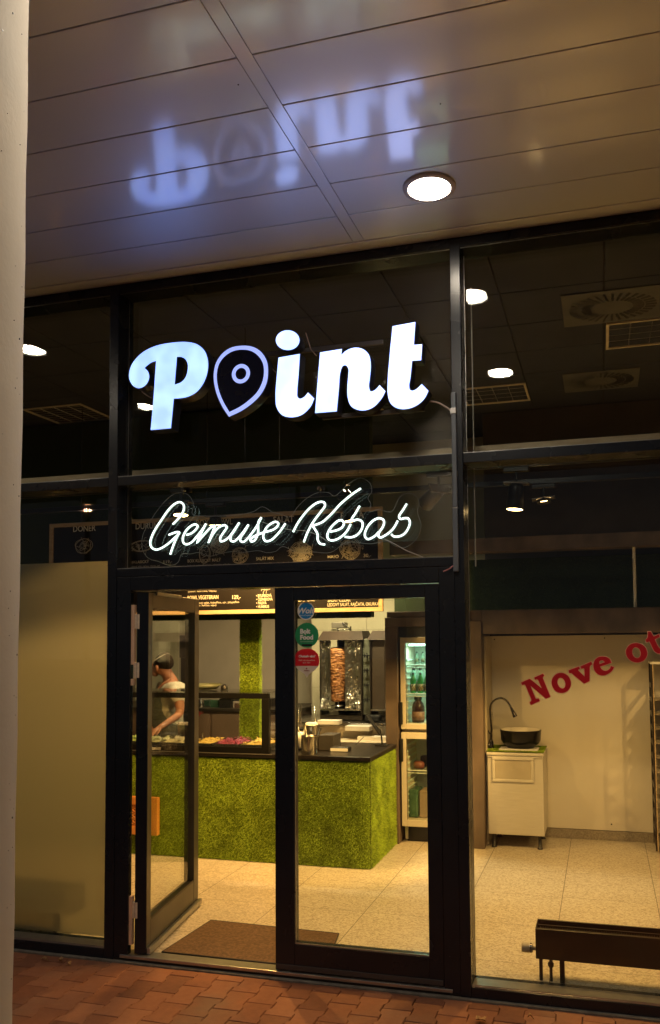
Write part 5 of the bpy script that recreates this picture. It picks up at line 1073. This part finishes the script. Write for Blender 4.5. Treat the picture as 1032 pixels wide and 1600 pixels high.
for s in (-1, 1):
    hx_ = hips[0]+.01; lg.append([(hips, .14), ((hx_, hips[1]+.10*s, .82), .095), ((hx_-.03, hips[1]+.11*s, .50), .065), ((hx_+.01, hips[1]+.11*s, .12), .045), ((hx_-.12, hips[1]+.12*s, .075), .04)])
def hand(w, d, s=1):
    w = Vector(w); d = Vector(d).normalized(); side = d.cross(Vector((0,0,1))).normalized(); palm = w+d*.055; out = [[(tuple(w), .026), (tuple(palm), (.034, .018))]]
    for k, L_ in enumerate((.062, .072, .067, .05)):
        b0 = palm + side*(k-1.5)*.019*s + d*.02; out.append([(tuple(palm), (.034,.018)), (tuple(b0), .010), (tuple(b0+d*L_*.5-Vector((0,0,.012))), .0088), (tuple(b0+d*L_*.85-Vector((0,0,.038))), .0075)])
    tbs = w+d*.025-side*.03*s; out.append([(tuple(w), .026), (tuple(tbs), .012), (tuple(tbs+d*.03-side*.012*s-Vector((0,0,.015))), .010), (tuple(tbs+d*.055-Vector((0,0,.03))), .008)]); return out
chin = (headc[0]-.055, headc[1]-.01, headc[2]-.095)
body = [[(hips, .14), (waist, (.13,.11)), (chest, (.15,.12)), (neck, .062), (head0, .062), (headc, (.098,.108)), ((headc[0]-.01, headc[1], headc[2]+.06), (.088,.098))],
        [(headc, (.098,.108)), ((headc[0]-.06, headc[1], headc[2]-.035), (.045,.05)), (chin, (.028,.03))],
        [(chest, (.15,.12)), (shR, .058), (elR, .041), (wrR, .026)], [(chest, (.15,.12)), (shL, .058), (elL, .041), (wrL, .026)]] + lg
dR = Vector(wrR)-Vector(elR); dL = Vector(wrL)-Vector(elL); body += hand(wrR, dR, 1) + hand(wrL, dL, -1)
bo = skin_mesh('body', body, SKIN, per)
fc = MB(); hc = Vector(headc)
fc.lathe([(0,-.02),(.012,-.015),(.016,0),(.010,.014),(0,.03)], n=12, M=Matrix.Translation(hc+Vector((-.098,-.005,-.012)))); 
fc.lathe([(0,-.03),(.013,-.02),(.019,0),(.013,.022),(0,.028)], n=14, M=Matrix.Translation(hc+Vector((.018,-.098,-.008))) @ Matrix.Scale(.5, 4, (0,1,0))); fc.build('nose_and_ear', SKIN, per)
ey = MB()
for s in (-1, 1): ey.lathe([(0,-.009),(.010,0),(0,.009)], n=12, M=Matrix.Translation(hc+Vector((-.080,.035*s,.012))))
ey.build('eye', mat('dark_eye', (.02,.015,.012), .2), per); MB().box(-.008,.008,-.024,.024,-.004,.004,M=Matrix.Translation(hc+Vector((-.092,0,-.055))),bev=.003).build('mouth', mat('lips', (.36,.12,.09), .5), per)
hr = skin_mesh('hair', [[((headc[0]+.052, headc[1], headc[2]-.035), (.06,.085)), ((headc[0]+.046, headc[1], headc[2]+.02), (.085,.104)), ((headc[0]+.022, headc[1], headc[2]+.060), (.105,.112)), ((headc[0]-.03, headc[1], headc[2]+.092), (.07,.085))]], HAIR, per)
hb = Vector((headc[0]-.008, headc[1], headc[2]+.062)); MB().tube([(hb.x+.088*cos(t), hb.y+.094*sin(t), hb.z+.06*cos(t)) for t in [2*pi*k/28 for k in range(28)]], .005, 8, closed=True).build('cap_band', mat('pale_band', (.66,.60,.48), .6), per)
sl = lambda a, b, t: tuple(a[i]*(1-t)+b[i]*t for i in range(3))
skin_mesh('t_shirt', [[(hips, .155), (waist, (.15,.13)), (chest, (.172,.145)), (sl(chest, neck, .72), .088)], [(chest, (.172,.145)), (shR, .098), (sl(shR, elR, .70), .080)], [(chest, (.172,.145)), (shL, .09), (sl(shL, elL, .62), .075)]], SHIRT, per)
skin_mesh('apron', [[((hips[0]-.035, hips[1]-.01, .70), (.15,.16)), ((hips[0]-.035, hips[1]-.03, .95), (.185,.18)), ((waist[0]-.045, waist[1]-.055, waist[2]), (.175,.16)), ((chest[0]-.085, chest[1]-.06, chest[2]+.0), (.15,.14)), ((chest[0]-.10, chest[1]-.07, chest[2]+.10), (.10,.10))]], APRON, per)
skin_mesh('trousers', [[(hips, .15), ((hips[0]+.01, hips[1]-.10, .80), .108), ((hips[0]-.02, hips[1]-.11, .5), .082), ((hips[0]+.01, hips[1]-.11, .14), .06)], [(hips, .15), ((hips[0]+.01, hips[1]+.10, .80), .108), ((hips[0]-.02, hips[1]+.11, .5), .082), ((hips[0]+.01, hips[1]+.11, .14), .06)]], TROU, per)
for s in (-1, 1): skin_mesh('shoe', [[((hips[0]+.03, hips[1]+.11*s, .085), .05), ((hips[0]-.06, hips[1]+.115*s, .075), .045), ((hips[0]-.14, hips[1]+.12*s, .07), .036)]], BLACK, per)
st = [Vector(sl(chest, neck, .8))+Vector((.06,-.10,.03)), Vector(sl(chest, shR, .4))+Vector((-.02,-.135,.10)), Vector(chest)+Vector((-.07,-.17,.05)), Vector(chest)+Vector((-.13,-.12,-.02))]
MB().tube(st, .011, 8).build('apron_strap', STRAP, per)
o = bx('squeeze_bottle_crate', STEEL, at(280,1125,6.75).x, at(300,1125,6.75).x, 6.72, 6.86, CT+.001, CT+.155, None, .006); tag(o, 'steel container behind the trays at the elbow of the person', 'container')
o = thing('tall_black_stand', 'tall black stand behind the person near the door leaf edge', 'stand', (at(293,1050,7.6).x, 7.6, FZ)); MB().box(-.05,.09,-.05,.05,.001,1.55,bev=.006).build('column', BLACKM, o); MB().box(-.06,.10,-.06,.06,1.551,1.78,bev=.01).build('top_box', BLACK, o)
